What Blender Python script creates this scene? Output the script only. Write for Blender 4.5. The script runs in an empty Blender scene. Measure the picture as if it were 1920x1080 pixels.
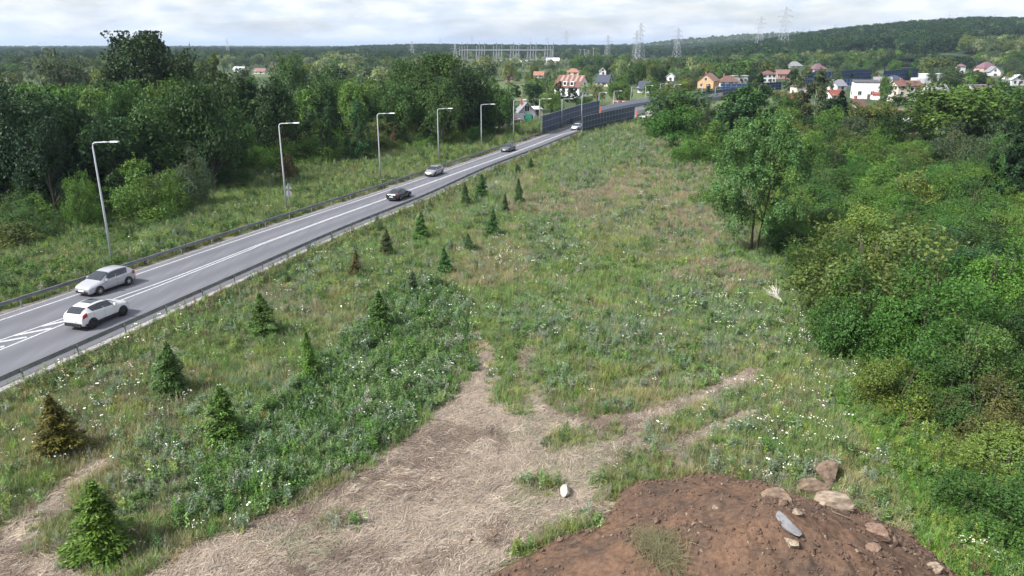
import bpy, bmesh, math, random
import numpy as np
from mathutils import Vector, Matrix

S = bpy.context.scene
COL = S.collection
R = math.radians
rng = np.random.default_rng(7)
random.seed(7)

# ------------------------------------------------------------------ camera, sky, sun, exposure
F, H = 1400.0, 20.0
PT = math.atan(454.0 / F)
CP, SP = math.cos(PT), math.sin(PT)
cam = bpy.data.cameras.new('camera')
cam.sensor_width = 36.0
cam.lens = F / 1920.0 * 36.0
cam.clip_start = 0.5
cam.clip_end = 60000.0
camo = bpy.data.objects.new('camera', cam)
camo.location = (0, 0, H)
camo.rotation_euler = (math.pi / 2 - PT, 0, 0)
COL.objects.link(camo)
S.camera = camo

SUN_AZ, SUN_EL = R(-118), R(46)          # azimuth clockwise from +Y: the sun stands left of and behind the camera
w = bpy.data.worlds.new('World')
S.world = w
w.use_nodes = True
nt = w.node_tree
for n in list(nt.nodes):
    nt.nodes.remove(n)
def N(tree, typ, **kw):
    n = tree.nodes.new(typ)
    for k, v in kw.items():
        setattr(n, k, v)
    return n
def mathn(tree, op, a, b=None):
    n = tree.nodes.new('ShaderNodeMath'); n.operation = op
    for i, v in enumerate((a, b)):
        if v is None: continue
        if isinstance(v, (int, float)): n.inputs[i].default_value = v
        else: tree.links.new(v, n.inputs[i])
    return n.outputs[0]
sky = N(nt, 'ShaderNodeTexSky', sky_type='NISHITA', sun_disc=False)
sky.sun_elevation = SUN_EL
sky.sun_rotation = SUN_AZ
sky.air_density = 1.0; sky.dust_density = 2.0; sky.ozone_density = 1.0
tc = N(nt, 'ShaderNodeTexCoord')
mp = N(nt, 'ShaderNodeMapping'); mp.inputs['Scale'].default_value = (9, 9, 34); mp.inputs['Location'].default_value = (3.1, 1.7, .4)
nt.links.new(tc.outputs['Generated'], mp.inputs['Vector'])
nz = N(nt, 'ShaderNodeTexNoise'); nz.inputs['Scale'].default_value = 1.0; nz.inputs['Detail'].default_value = 7; nz.inputs['Roughness'].default_value = .56
nz.inputs['Distortion'].default_value = .35
nt.links.new(mp.outputs[0], nz.inputs['Vector'])
cr = N(nt, 'ShaderNodeValToRGB')
cr.color_ramp.elements[0].position = .36; cr.color_ramp.elements[0].color = (.52, .52, .52, 1)
cr.color_ramp.elements[1].position = .56; cr.color_ramp.elements[1].color = (1, 1, 1, 1)
nt.links.new(nz.outputs['Fac'], cr.inputs['Fac'])
mp2 = N(nt, 'ShaderNodeMapping'); mp2.inputs['Scale'].default_value = (21, 21, 78); mp2.inputs['Location'].default_value = (9.1, 4.7, 2.4)
nt.links.new(tc.outputs['Generated'], mp2.inputs['Vector'])
nz2 = N(nt, 'ShaderNodeTexNoise'); nz2.inputs['Scale'].default_value = 1.0; nz2.inputs['Detail'].default_value = 6
nt.links.new(mp2.outputs[0], nz2.inputs['Vector'])
cr2 = N(nt, 'ShaderNodeValToRGB')                                   # cloud body: grey-blue undersides to white tops
cr2.color_ramp.elements[0].position = .34; cr2.color_ramp.elements[0].color = (4.1, 4.6, 5.2, 1)
cr2.color_ramp.elements[1].position = .6; cr2.color_ramp.elements[1].color = (5.6, 5.75, 5.95, 1)
nt.links.new(nz2.outputs['Fac'], cr2.inputs['Fac'])
mx = N(nt, 'ShaderNodeMix', data_type='RGBA')
nt.links.new(cr.outputs[0], mx.inputs[0])
nt.links.new(sky.outputs[0], mx.inputs[6])
nt.links.new(cr2.outputs[0], mx.inputs[7])
bg = N(nt, 'ShaderNodeBackground'); bg.inputs['Strength'].default_value = .1
nt.links.new(mx.outputs[2], bg.inputs['Color'])
wo = N(nt, 'ShaderNodeOutputWorld')
nt.links.new(bg.outputs[0], wo.inputs['Surface'])

sl = bpy.data.lights.new('sun', 'SUN')
sl.energy = 4.3; sl.angle = R(9); sl.color = (1, .965, .91)
so = bpy.data.objects.new('sun', sl)
sd = Vector((math.sin(SUN_AZ) * math.cos(SUN_EL), math.cos(SUN_AZ) * math.cos(SUN_EL), math.sin(SUN_EL)))
so.rotation_euler = sd.to_track_quat('Z', 'Y').to_euler()
so.location = (-60, -40, 90)
COL.objects.link(so)

S.view_settings.view_transform = 'Standard'
S.view_settings.look = 'None'
S.view_settings.gamma = 1.0
S.view_settings.use_curve_mapping = False
S.view_settings.exposure = .97
S.render.engine = 'CYCLES'
S.cycles.use_denoising = True
S.cycles.denoiser = 'OPENIMAGEDENOISE'
S.cycles.use_light_tree = False
S.cycles.use_adaptive_sampling = True
S.cycles.adaptive_threshold = .025
S.cycles.max_bounces = 4
S.cycles.diffuse_bounces = 2
S.cycles.glossy_bounces = 2
S.cycles.transmission_bounces = 3
S.cycles.transparent_max_bounces = 8
S.cycles.volume_bounces = 0
S.cycles.caustics_reflective = False
S.cycles.caustics_refractive = False
S.cycles.sample_clamp_indirect = 4

# ------------------------------------------------------------------ measuring: a pixel of the photograph -> the place it shows
def ray(px, py):
    dx = (px - 960) / F; dv = (540 - py) / F
    return dx, CP + dv * SP, -SP + dv * CP
def G(px, py, z=0.0):
    a, b, c = ray(px, py)
    t = (z - H) / c
    return (t * a, t * b)
def atY(px, py, Y):
    a, b, c = ray(px, py)
    t = Y / b
    return (t * a, Y, H + t * c)
def proj(x, y, z):
    v = z - H
    f = y * CP - v * SP; u = y * SP + v * CP
    return 960 + F * x / f, 540 - F * u / f
def poly_world(pts):
    return np.array([G(*p) for p in pts])
def inpoly(x, y, P):
    x = np.asarray(x, float); y = np.asarray(y, float)
    r = np.zeros(x.shape, bool); n = len(P)
    for i in range(n):
        x0, y0 = P[i]; x1, y1 = P[(i + 1) % n]
        if y0 == y1: continue
        c = ((y0 > y) != (y1 > y)) & (x < (x1 - x0) * (y - y0) / (y1 - y0) + x0)
        r ^= c
    return r

# ------------------------------------------------------------------ numpy noise
_pg = np.random.default_rng(11).random((256, 256))
def vnoise(x, y):
    xi = np.floor(x).astype(int); yi = np.floor(y).astype(int)
    fx = x - xi; fy = y - yi
    fx = fx * fx * (3 - 2 * fx); fy = fy * fy * (3 - 2 * fy)
    a = _pg[xi % 256, yi % 256]; b = _pg[(xi + 1) % 256, yi % 256]
    c = _pg[xi % 256, (yi + 1) % 256]; d = _pg[(xi + 1) % 256, (yi + 1) % 256]
    return (a * (1 - fx) + b * fx) * (1 - fy) + (c * (1 - fx) + d * fx) * fy
def fbm(x, y, sc=1.0, oct=4, rough=.5):
    x = np.asarray(x, float) / sc + 31.7; y = np.asarray(y, float) / sc + 57.3
    s = 0; a = 1; t = 0
    for i in range(oct):
        s = s + a * vnoise(x, y); t += a; a *= rough; x = x * 2.03 + 5.1; y = y * 2.03 + 9.7
    return s / t
def sstep(a, b, v):
    t = np.clip((np.asarray(v, float) - a) / (b - a), 0, 1)
    return t * t * (3 - 2 * t)

# ------------------------------------------------------------------ naming and linking
def tag(o, label=None, cat=None, group=None, kind=None):
    if label: o['label'] = label
    if cat: o['category'] = cat
    if group: o['group'] = group
    if kind: o['kind'] = kind
    return o
def empty(name, loc=(0, 0, 0), rz=0.0):
    o = bpy.data.objects.new(name, None)
    o.empty_display_size = .3
    o.location = loc; o.rotation_euler = (0, 0, rz)
    COL.objects.link(o)
    return o
def link(name, me, mats=None, parent=None, loc=None, rot=None):
    o = bpy.data.objects.new(name, me)
    COL.objects.link(o)
    if mats is not None and not me.materials:
        for m in (mats if isinstance(mats, (list, tuple)) else [mats]):
            me.materials.append(m)
    if parent is not None: o.parent = parent
    if loc is not None: o.location = loc
    if rot is not None: o.rotation_euler = rot
    return o
def copy_tree(o, parent=None):
    c = o.copy(); COL.objects.link(c)
    if parent is not None: c.parent = parent
    for ch in list(o.children):
        copy_tree(ch, c)
    return c

class MB:
    def __init__(s): s.v = []; s.f = []; s.m = []
    def add(s, vs, fs, mi=0):
        b = len(s.v); s.v += [tuple(v) for v in vs]
        for f in fs: s.f.append(tuple(b + i for i in f)); s.m.append(mi)
        return s
    def box(s, c, d, mi=0, rz=0.0, M=None):
        x, y, z = d[0] / 2, d[1] / 2, d[2] / 2
        vs = [(-x, -y, -z), (x, -y, -z), (x, y, -z), (-x, y, -z), (-x, -y, z), (x, -y, z), (x, y, z), (-x, y, z)]
        cr_, sr = math.cos(rz), math.sin(rz)
        if M is not None: vs = [tuple(M @ Vector(v)) for v in vs]
        else: vs = [(c[0] + a * cr_ - b * sr, c[1] + a * sr + b * cr_, c[2] + e) for a, b, e in vs]
        return s.add(vs, [(0, 3, 2, 1), (4, 5, 6, 7), (0, 1, 5, 4), (1, 2, 6, 5), (2, 3, 7, 6), (3, 0, 4, 7)], mi)
    def tube(s, pts, rad, n=8, mi=0, cap=True):
        P = [Vector(p) for p in pts]
        if isinstance(rad, (int, float)): rad = [rad] * len(P)
        rings = []
        for i, p in enumerate(P):
            d = (P[min(i + 1, len(P) - 1)] - P[max(i - 1, 0)]).normalized()
            a = d.orthogonal().normalized() if abs(d.z) > .9 else d.cross(Vector((0, 0, 1))).normalized()
            if abs(d.z) > .9: a = Vector((1, 0, 0)) - d * d.x; a.normalize()
            b = d.cross(a)
            rings.append([p + (a * math.cos(2 * math.pi * k / n) + b * math.sin(2 * math.pi * k / n)) * rad[i] for k in range(n)])
        vs = [v for r in rings for v in r]
        fs = [(i * n + k, i * n + (k + 1) % n, (i + 1) * n + (k + 1) % n, (i + 1) * n + k) for i in range(len(P) - 1) for k in range(n)]
        if cap: fs += [tuple(range(n))[::-1], tuple((len(P) - 1) * n + k for k in range(n))]
        return s.add(vs, fs, mi)
    def bar(s, a, b, t, mi=0):
        return s.tube([a, b], t, 4, mi)
    def mesh(s, name, smooth=False):
        me = bpy.data.meshes.new(name)
        me.from_pydata(s.v, [], s.f)
        if any(s.m): me.polygons.foreach_set('material_index', s.m)
        if smooth: me.polygons.foreach_set('use_smooth', [True] * len(s.f))
        me.update()
        return me
    def build(s, name, mats, parent=None, smooth=False, loc=None, rot=None):
        return link(name, s.mesh(name, smooth), mats, parent, loc, rot)

def quads_mesh(name, V, nq, var=None, hue=None, mats=(), midx=None, smooth=False, verts_per=4):
    """V: (nq*k,3) consecutive faces of k vertices"""
    me = bpy.data.meshes.new(name)
    k = verts_per
    me.vertices.add(len(V)); me.vertices.foreach_set('co', np.asarray(V, np.float32).ravel())
    me.loops.add(nq * k); me.loops.foreach_set('vertex_index', np.arange(nq * k, dtype=np.int32))
    me.polygons.add(nq); me.polygons.foreach_set('loop_start', np.arange(0, nq * k, k, dtype=np.int32))
    if midx is not None: me.polygons.foreach_set('material_index', np.asarray(midx, np.int32))
    me.update(calc_edges=True)
    if var is not None:
        a = me.attributes.new('var', 'FLOAT', 'FACE'); a.data.foreach_set('value', np.asarray(var, np.float32))
    if hue is not None:
        a = me.attributes.new('hue', 'FLOAT', 'FACE'); a.data.foreach_set('value', np.asarray(hue, np.float32))
    for m in mats: me.materials.append(m)
    return me

# ------------------------------------------------------------------ materials
def mat(name):
    m = bpy.data.materials.new(name); m.use_nodes = True
    t = m.node_tree
    for n in list(t.nodes): t.nodes.remove(n)
    o = N(t, 'ShaderNodeOutputMaterial'); p = N(t, 'ShaderNodeBsdfPrincipled')
    t.links.new(p.outputs[0], o.inputs['Surface'])
    return m, t, p, o
def simple(name, col, rough=.6, metal=0.0, spec=.4, noise=0.0, nscale=3.0, col2=None, bump=0.0, coat=0.0):
    m, t, p, o = mat(name)
    p.inputs['Roughness'].default_value = rough; p.inputs['Metallic'].default_value = metal
    p.inputs['Specular IOR Level'].default_value = spec
    if coat: p.inputs['Coat Weight'].default_value = coat; p.inputs['Coat Roughness'].default_value = .06
    if noise or col2 or bump:
        tcn = N(t, 'ShaderNodeTexCoord')
        n = N(t, 'ShaderNodeTexNoise'); n.inputs['Scale'].default_value = nscale; n.inputs['Detail'].default_value = 6; n.inputs['Roughness'].default_value = .62
        t.links.new(tcn.outputs['Object'], n.inputs['Vector'])
        r = N(t, 'ShaderNodeValToRGB'); r.color_ramp.elements[0].position = .32; r.color_ramp.elements[1].position = .68
        c2 = col2 or [c * (1 - noise) for c in col]
        r.color_ramp.elements[0].color = (*c2, 1); r.color_ramp.elements[1].color = (*[min(1, c * (1 + noise * .5)) for c in col], 1)
        t.links.new(n.outputs['Fac'], r.inputs['Fac']); t.links.new(r.outputs[0], p.inputs['Base Color'])
        if bump:
            b = N(t, 'ShaderNodeBump'); b.inputs['Strength'].default_value = bump; b.inputs['Distance'].default_value = .05
            t.links.new(n.outputs['Fac'], b.inputs['Height']); t.links.new(b.outputs[0], p.inputs['Normal'])
    else:
        p.inputs['Base Color'].default_value = (*col, 1)
    return m
def plant(name, source, translucent=.28, rough=.55, hue_to=(1.34, 1.08, .62)):
    """leaf colour: the object's colour (source OBJECT) or the scatter point's (source INSTANCER) varied per leaf"""
    m, t, p, o = mat(name)
    if source == 'OBJECT':
        c = N(t, 'ShaderNodeObjectInfo').outputs['Color']
    else:
        a = N(t, 'ShaderNodeAttribute', attribute_type='INSTANCER', attribute_name='col'); c = a.outputs['Color']
    av = N(t, 'ShaderNodeAttribute', attribute_type='GEOMETRY', attribute_name='var')
    ah = N(t, 'ShaderNodeAttribute', attribute_type='GEOMETRY', attribute_name='hue')
    v = N(t, 'ShaderNodeVectorMath', operation='SCALE'); t.links.new(c, v.inputs[0]); t.links.new(av.outputs['Fac'], v.inputs['Scale'])
    y = N(t, 'ShaderNodeVectorMath', operation='MULTIPLY'); t.links.new(v.outputs[0], y.inputs[0]); y.inputs[1].default_value = hue_to
    mxx = N(t, 'ShaderNodeMix', data_type='RGBA'); t.links.new(ah.outputs['Fac'], mxx.inputs[0]); t.links.new(v.outputs[0], mxx.inputs[6]); t.links.new(y.outputs[0], mxx.inputs[7])
    t.links.new(mxx.outputs[2], p.inputs['Base Color'])
    p.inputs['Roughness'].default_value = rough; p.inputs['Specular IOR Level'].default_value = .22
    tr = N(t, 'ShaderNodeBsdfTranslucent'); t.links.new(mxx.outputs[2], tr.inputs['Color'])
    ms = N(t, 'ShaderNodeMixShader'); ms.inputs[0].default_value = translucent
    t.links.new(p.outputs[0], ms.inputs[1]); t.links.new(tr.outputs[0], ms.inputs[2]); t.links.new(ms.outputs[0], o.inputs['Surface'])
    return m

M = {}
M['leaf'] = plant('leaf', 'OBJECT')
M['blade'] = plant('blade', 'INSTANCER', .22)
M['straw'] = plant('straw', 'INSTANCER', .15, .6, (1.1, 1.0, .82))
M['needle'] = plant('needle', 'OBJECT', .08, .5)
M['bark'] = simple('bark', (.085, .07, .055), .9, noise=.5, nscale=6, bump=.4)
M['birch_bark'] = simple('birch_bark', (.55, .53, .5), .8, noise=.5, nscale=5, col2=(.12, .11, .1))
M['petal'] = simple('petal', (.78, .78, .74), .7)
M['petal_cream'] = simple('petal_cream', (.62, .56, .44), .7)
M['petal_yellow'] = simple('petal_yellow', (.6, .4, .03), .7)
M['galv'] = simple('galvanised_steel', (.36, .375, .41), .42, .55, noise=.25, nscale=2.5)
M['rail'] = simple('weathered_guardrail', (.2, .205, .225), .5, .35, noise=.35, nscale=1.2)
M['lampgrey'] = simple('lamp_post_steel', (.47, .49, .54), .42, .3)
M['lamphead'] = simple('lamp_head', (.62, .64, .68), .4, .1)
M['white_paint'] = simple('road_paint', (.5, .51, .54), .75, noise=.2, nscale=7, col2=(.24, .245, .265))
M['glass'] = simple('dark_glass', (.018, .022, .03), .06, 0, .8)
M['tyre'] = simple('tyre', (.018, .018, .02), .8)
M['rim'] = simple('alloy_rim', (.5, .5, .53), .35, .7)
M['darkrim'] = simple('dark_rim', (.05, .05, .055), .4, .5)
M['blackplastic'] = simple('black_plastic', (.02, .02, .022), .55)
M['plate'] = simple('number_plate', (.72, .72, .72), .5)
M['redlight'] = simple('tail_light', (.32, .02, .02), .2, 0, .6)
M['headlight'] = simple('headlight', (.3, .32, .35), .12, .3, .8)
M['concrete'] = simple('concrete', (.42, .41, .4), .85, noise=.25, nscale=.7)
M['lattice'] = simple('pylon_steel', (.4, .42, .46), .6, .2)
M['deadwood'] = simple('bleached_wood', (.5, .47, .43), .85, noise=.3, nscale=4)
M['dry_stick'] = simple('dry_stick', (.17, .13, .095), .9, noise=.3, nscale=5)
M['darkwood'] = simple('dark_wood', (.045, .036, .03), .9, noise=.3, nscale=4)
M['rock'] = simple('limestone', (.2, .145, .105), .92, noise=.5, nscale=2.4, col2=(.07, .047, .034), bump=1.0)
M['rock_pale'] = simple('pale_limestone', (.29, .235, .18), .9, noise=.45, nscale=2.6, col2=(.1, .07, .05), bump=.8)
M['rock_brown'] = simple('brown_stone', (.2, .135, .1), .92, noise=.5, nscale=3.5, col2=(.09, .055, .04), bump=.8)
M['rock_white'] = simple('whitish_stone', (.42, .38, .35), .9, noise=.4, nscale=3, col2=(.2, .17, .15), bump=.8)
M['slab'] = simple('broken_concrete', (.2, .2, .215), .88, noise=.4, nscale=6, col2=(.12, .115, .115))
# ------------------------------------------------------------------ the road's line, surveyed from the photograph (by distance Y)
def smooth_curve(pts):
    p = np.array(pts, float)
    yy = np.linspace(p[0, 1], p[-1, 1], 400)
    # monotone in Y: cubic through the points
    m = np.gradient(p[:, 0], p[:, 1])
    i = np.clip(np.searchsorted(p[:, 1], yy) - 1, 0, len(p) - 2)
    h = p[i + 1, 1] - p[i, 1]; t = (yy - p[i, 1]) / h
    xx = (2 * t**3 - 3 * t**2 + 1) * p[i, 0] + (t**3 - 2 * t**2 + t) * h * m[i] + (-2 * t**3 + 3 * t**2) * p[i + 1, 0] + (t**3 - t**2) * h * m[i + 1]
    return lambda q: np.interp(q, yy, xx)
XR = smooth_curve([(-41.6, 8), (-31.6, 40), (-25.4, 60), (-18.9, 81), (-12.0, 100), (-4.2, 125), (5.2, 150), (16.3, 180), (34.5, 215), (68, 280), (81, 299), (112, 335), (165, 388), (225, 440), (330, 505), (520, 610)])
XL = smooth_curve([(-58.5, 8), (-46.2, 40), (-38.2, 60), (-29.7, 82), (-22.3, 100), (-12.7, 125), (-3.2, 150), (6.6, 177), (27, 232), (51, 275), (73, 303), (103, 340), (155, 395), (215, 448), (320, 515), (510, 622)])
XE = lambda q: XL(q) + np.interp(q, [8, 50, 80, 120, 180, 600], [1.9, 1.9, 1.75, 1.55, 1.3, 1.3])       # left edge line
def XC(q):                                                             # middle of the carriageway
    return np.interp(q, [8, 60, 75, 100, 130, 146, 180], [-49.3, -32.3, -26.9, -17.7, -6.4, -.15, 12.4]) if np.max(q) <= 180 else (XL(q) + XR(q)) / 2 + .4
ROAD_Z = .12

# pixel-traced outlines of ground that differs (turned into places on the ground once, here)
STRAW = [poly_world(p) for p in (
    [(235, 1110), (330, 1040), (470, 985), (560, 950), (660, 900), (740, 850), (800, 790), (850, 740), (890, 695), (903, 665), (892, 645), (882, 622), (897, 618), (922, 660),
     (928, 715), (918, 755), (948, 758), (965, 700), (983, 645), (998, 640), (1004, 690), (1018, 765), (1100, 785), (1200, 772), (1260, 748), (1330, 718), (1400, 688), (1425, 690), (1410, 712),
     (1340, 745), (1260, 785), (1190, 803), (1235, 845), (1300, 809), (1380, 773), (1448, 756), (1452, 764), (1380, 795), (1290, 845), (1258, 885), (1200, 925), (1120, 965), (1000, 1020), (900, 1110), (860, 1500), (100, 1500)],
    [(-60, 1050), (40, 975), (120, 915), (200, 856), (226, 848), (222, 860), (150, 925), (100, 985), (110, 1050), (235, 1110), (235, 1250), (-60, 1250)],
    [(590, 640), (650, 600), (700, 575), (703, 580), (655, 608), (598, 646)])]
ISLES = [poly_world(p) for p in (
    [(1108, 945), (1118, 885), (1190, 842), (1262, 862), (1275, 900), (1225, 935), (1150, 962)],
    [(980, 930), (985, 900), (1030, 895), (1045, 925), (1010, 945)],
    [(1010, 835), (1080, 810), (1170, 800), (1180, 815), (1090, 838), (1030, 850)],
    [(590, 985), (640, 960), (680, 985), (640, 1005)],
    [(950, 760), (960, 720), (990, 690), (995, 740), (990, 780), (960, 782)],
    [(60, 1030), (80, 970), (115, 960), (125, 1010), (90, 1050)])]
LUSH = poly_world([(330, 1010), (430, 965), (480, 975), (640, 892), (740, 838), (835, 722), (885, 640), (868, 560), (800, 520), (735, 545), (640, 640), (560, 715), (450, 810), (340, 930)])
SHRUB_EDGE = [(1232, 240), (1262, 282), (1300, 318), (1345, 350), (1372, 400), (1410, 465), (1500, 520), (1535, 590), (1600, 650), (1665, 705), (1690, 780), (1780, 850), (1850, 930), (1872, 1040), (1880, 1120), (1900, 1500)]
_se = poly_world(SHRUB_EDGE)
def shrub_x(y): return np.interp(y, _se[::-1, 1], _se[::-1, 0])
WOOD_EDGE = [(-200, 420), (0, 412), (100, 405), (200, 392), (330, 368), (420, 330), (480, 303), (560, 292), (700, 285), (760, 277), (850, 268), (900, 262), (940, 250), (975, 236)]
_we = poly_world(WOOD_EDGE)
def straw_mask(x, y, jit=.38):
    x = x + (fbm(x * 1.0, y, .9, 3) - .5) * 2.6 * jit + np.random.default_rng(3).normal(0, .16, np.shape(x)); y = y + (fbm(x + 55, y, .9, 3) - .5) * 2.6 * jit + np.random.default_rng(4).normal(0, .16, np.shape(y))
    r = np.zeros(np.shape(x), bool)
    for p in STRAW: r |= inpoly(x, y, p)
    for p in ISLES: r &= ~inpoly(x, y, p)
    return r
def wood_y(x): return np.interp(x, _we[:, 0], _we[:, 1])

# soil mound (bottom right of the picture)
MC, MR, MH = np.array([9.9, 22.9]), np.array([9.0, 8.2]), 4.25
def mound_z(x, y):
    x = np.asarray(x, float); y = np.asarray(y, float)
    wob = (fbm(x, y, 2.6, 4) - .5) * .55
    u = (x - MC[0]) / np.where(x < MC[0], MR[0] * 1.27, MR[0]); v = (y - MC[1]) / MR[1]
    ang = np.arctan2(v, u)
    r = np.sqrt(u * u + v * v) * (1 + .10 * np.sin(ang * 3 + .6) + .06 * np.sin(ang * 5 + 2)) + wob * .22
    z = MH * np.clip(1 - r, 0, 1.1) ** .95
    rough = np.clip(1.15 - r, 0, 1)
    z = z + (fbm(x, y, 1.3, 4, .55) - .5) * .62 * np.minimum(rough * 3, 1) + (fbm(x + 40, y, .35, 3, .55) - .5) * .2 * np.minimum(rough * 3, 1)
    return np.where(r > 1.2, -5, z - .12)
# hills on the skyline
def gz(x, y):
    x = np.asarray(x, float); y = np.asarray(y, float)
    z = (fbm(x, y, 9, 4) - .5) * .5 + (fbm(x + 90, y, 2.1, 3) - .5) * .12
    yy = np.clip(y, 9, 600)
    dl = XL(yy) - x; dr = x - XR(yy)
    d = np.maximum(dl, dr)
    on = 1 - sstep(.8, 5, d)
    z = z * (1 - on) + (-.02) * on
    z = z - .7 * sstep(3, 16, dl) * (y < 250)
    z = np.where((y > 300) & (d > 8), (fbm(x, y, 40, 3) - .5) * 1.5, z)
    # right-hand wooded hill
    px = np.array([-9e4, 280, 380, 464, 556, 640, 740, 830, 900, 1100, 9e4]); pz = np.array([0, 0, 6, 15, 26, 33, 40, 40, 37, 34, 30.])
    xs = x * 1300 / np.maximum(y, 700)
    z = z + np.interp(xs, px, pz) * sstep(560, 1300, y) * (1 - .4 * sstep(1700, 2600, y))
    # slope of the village on the right
    z = z + 7 * sstep(150, 420, x - .1 * y) * sstep(260, 620, y) * (y < 1e5)
    # farther pale hill, low wooded rise in the middle, distant ridge
    xs = x * 3000 / np.maximum(y, 1500)
    z = z + np.interp(xs, [-9e4, 250, 480, 700, 900, 1150, 1500, 9e4], [0, 0, 10, 26, 40, 42, 30, 25]) * sstep(1900, 3000, y) * (1 - sstep(3600, 6000, y))
    xs = x * 1800 / np.maximum(y, 1200)
    z = z + np.interp(xs, [-9e4, -430, -330, -200, 0, 200, 350, 9e4], [0, 0, 6, 9, 7, 6, 2, 0]) * sstep(1250, 1800, y) * (1 - sstep(2200, 3000, y))
    z = z + 26 * np.exp(-((x + 2900) / 1300) ** 2) * sstep(7000, 9000, y) * (1 - sstep(9500, 12000, y)) * 0.8
    return z
def allz(x, y):
    return np.maximum(gz(x, y), mound_z(x, y))
def hit(px, py):
    """where the ray of a pixel meets the ground or the mound"""
    a, b, c = ray(px, py)
    ts = np.linspace(18, 80, 2500)
    zz = allz(ts * a, ts * b); zr = H + ts * c
    i = np.argmax(zr < zz)
    if not (zr < zz).any(): x, y = G(px, py); return x, y, float(gz(x, y))
    t = ts[i]; return t * a, t * b, float(zz[i])
def onground(px, py):
    x, y = G(px, py)
    for _ in range(3): x, y = G(px, py, float(gz(x, y)))
    return x, y, float(gz(x, y))

# stones one can tell apart: where they lie, width in the picture, flatness, kind, turn, description
STONES = [((1550, 897), 58, .72, 'rock', 40, 'largest brown-and-cream boulder at the edge of the soil heap'),
          ((1520, 918), 52, .55, 'rock', 5, 'flat-topped tan boulder left of the largest one'),
          ((1566, 950), 68, .5, 'rock_pale', -12, 'pale elongated boulder lying below the largest one'),
          ((1461, 934), 50, .42, 'rock', 0, 'low tan boulder left of the elongated pale one'),
          ((1468, 948), 26, .5, 'rock_brown', 20, 'small brown stone tucked under the low tan boulder'),
          ((1473, 984), 48, .42, 'slab', -48, 'whitish broken concrete slab on the soil heap'),
          ((1484, 1022), 34, .6, 'rock_pale', -60, 'angular pale stone below the whitish slab'),
          ((1645, 1005), 42, .85, 'rock_brown', -30, 'dark brown boulder on the right slope of the heap'),
          ((1675, 1022), 30, .9, 'rock_brown', 60, 'narrow dark stone leaning beside the dark brown boulder'),
          ((1060, 930), 34, .85, 'rock_white', 70, 'greyish-white boulder alone on the trampled straw'),
          ((875, 1023), 26, .7, 'rock_pale', 10, 'pale stone on straw at the left foot of the heap'),
          ((925, 1008), 21, .9, 'rock', 30, 'small tan stone right of the pale one at the heap foot'),
          ((1130, 953), 16, .85, 'rock', 0, 'small orange-tan stone beside the grass island'),
          ((1082, 968), 11, .7, 'rock_pale', 0, 'tiny white stone at the left edge of the heap'),
          ((1037, 947), 10, .7, 'rock', 10, 'tiny tan stone left of the greyish-white boulder'),
          ((1754, 1070), 34, .6, 'rock_pale', 0, 'pale stone cut by the bottom edge at the right'),
          ((1268, 874), 8, .8, 'rock_pale', 0, 'tiny pale stone on the right wheel track'),
          ((1341, 953), 13, .7, 'rock_pale', -30, 'little pale stone near the crest of the heap'),
          ((1230, 980), 14, 1.1, 'rock_brown', 60, 'little brown stone on the upper left slope of the heap'),
          ((1048, 1015), 14, .9, 'rock_brown', 60, 'little brown stone on the lower left slope of the heap'),
          ((1640, 1030), 30, .5, 'rock_brown', 0, 'flat dark stone below the dark brown boulder'),
          ((1493, 962), 22, .5, 'rock_pale', -20, 'small pale shard right of the whitish slab'),
          ((905, 1050), 9, .8, 'rock_brown', 0, 'tiny dark stone at the lower left foot of the heap'),
          ((1690, 915), 10, .8, 'rock_brown', 0, 'grey-brown stone half hidden in the weeds right of the boulders')]
ROCKS = []
for (px_, py_), wpx, *_ in STONES:
    x_, y_, z_ = hit(px_, py_); ROCKS.append(((x_, y_), wpx * y_ / ray(px_, py_)[1] / F / 2))

# ------------------------------------------------------------------ ground: one sheet to the horizon
def axis(fine0, fine1, step, lim0, lim1, g=1.16):
    a = list(np.arange(fine0, fine1 + 1e-6, step))
    s = step; v = fine1
    while v < lim1: s *= g; v += s; a.append(v)
    s = step; v = fine0; b = []
    while v > lim0: s *= g; v -= s; b.append(v)
    return np.array(b[::-1] + a)
gx = axis(-56, 36, .45, -26000, 26000, 1.07)
gy = axis(20, 120, .5, -60, 30000, 1.055)
X, Y = np.meshgrid(gx, gy)
Z = gz(X, Y)
under_mound = mound_z(X, Y)
Z = np.where(under_mound > Z + .25, Z - .3, Z)
nxg, nyg = len(gx), len(gy)
me = bpy.data.meshes.new('ground')
V = np.stack([X, Y, Z], -1).reshape(-1, 3)
I = np.arange(nxg * nyg).reshape(nyg, nxg)
Q = np.stack([I[:-1, :-1], I[:-1, 1:], I[1:, 1:], I[1:, :-1]], -1).reshape(-1)
me.vertices.add(len(V)); me.vertices.foreach_set('co', V.astype(np.float32).ravel())
nq = (nxg - 1) * (nyg - 1)
me.loops.add(nq * 4); me.loops.foreach_set('vertex_index', Q.astype(np.int32))
me.polygons.add(nq); me.polygons.foreach_set('loop_start', np.arange(0, nq * 4, 4, dtype=np.int32))
me.polygons.foreach_set('use_smooth', np.ones(nq, bool))
me.update(calc_edges=True)
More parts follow.
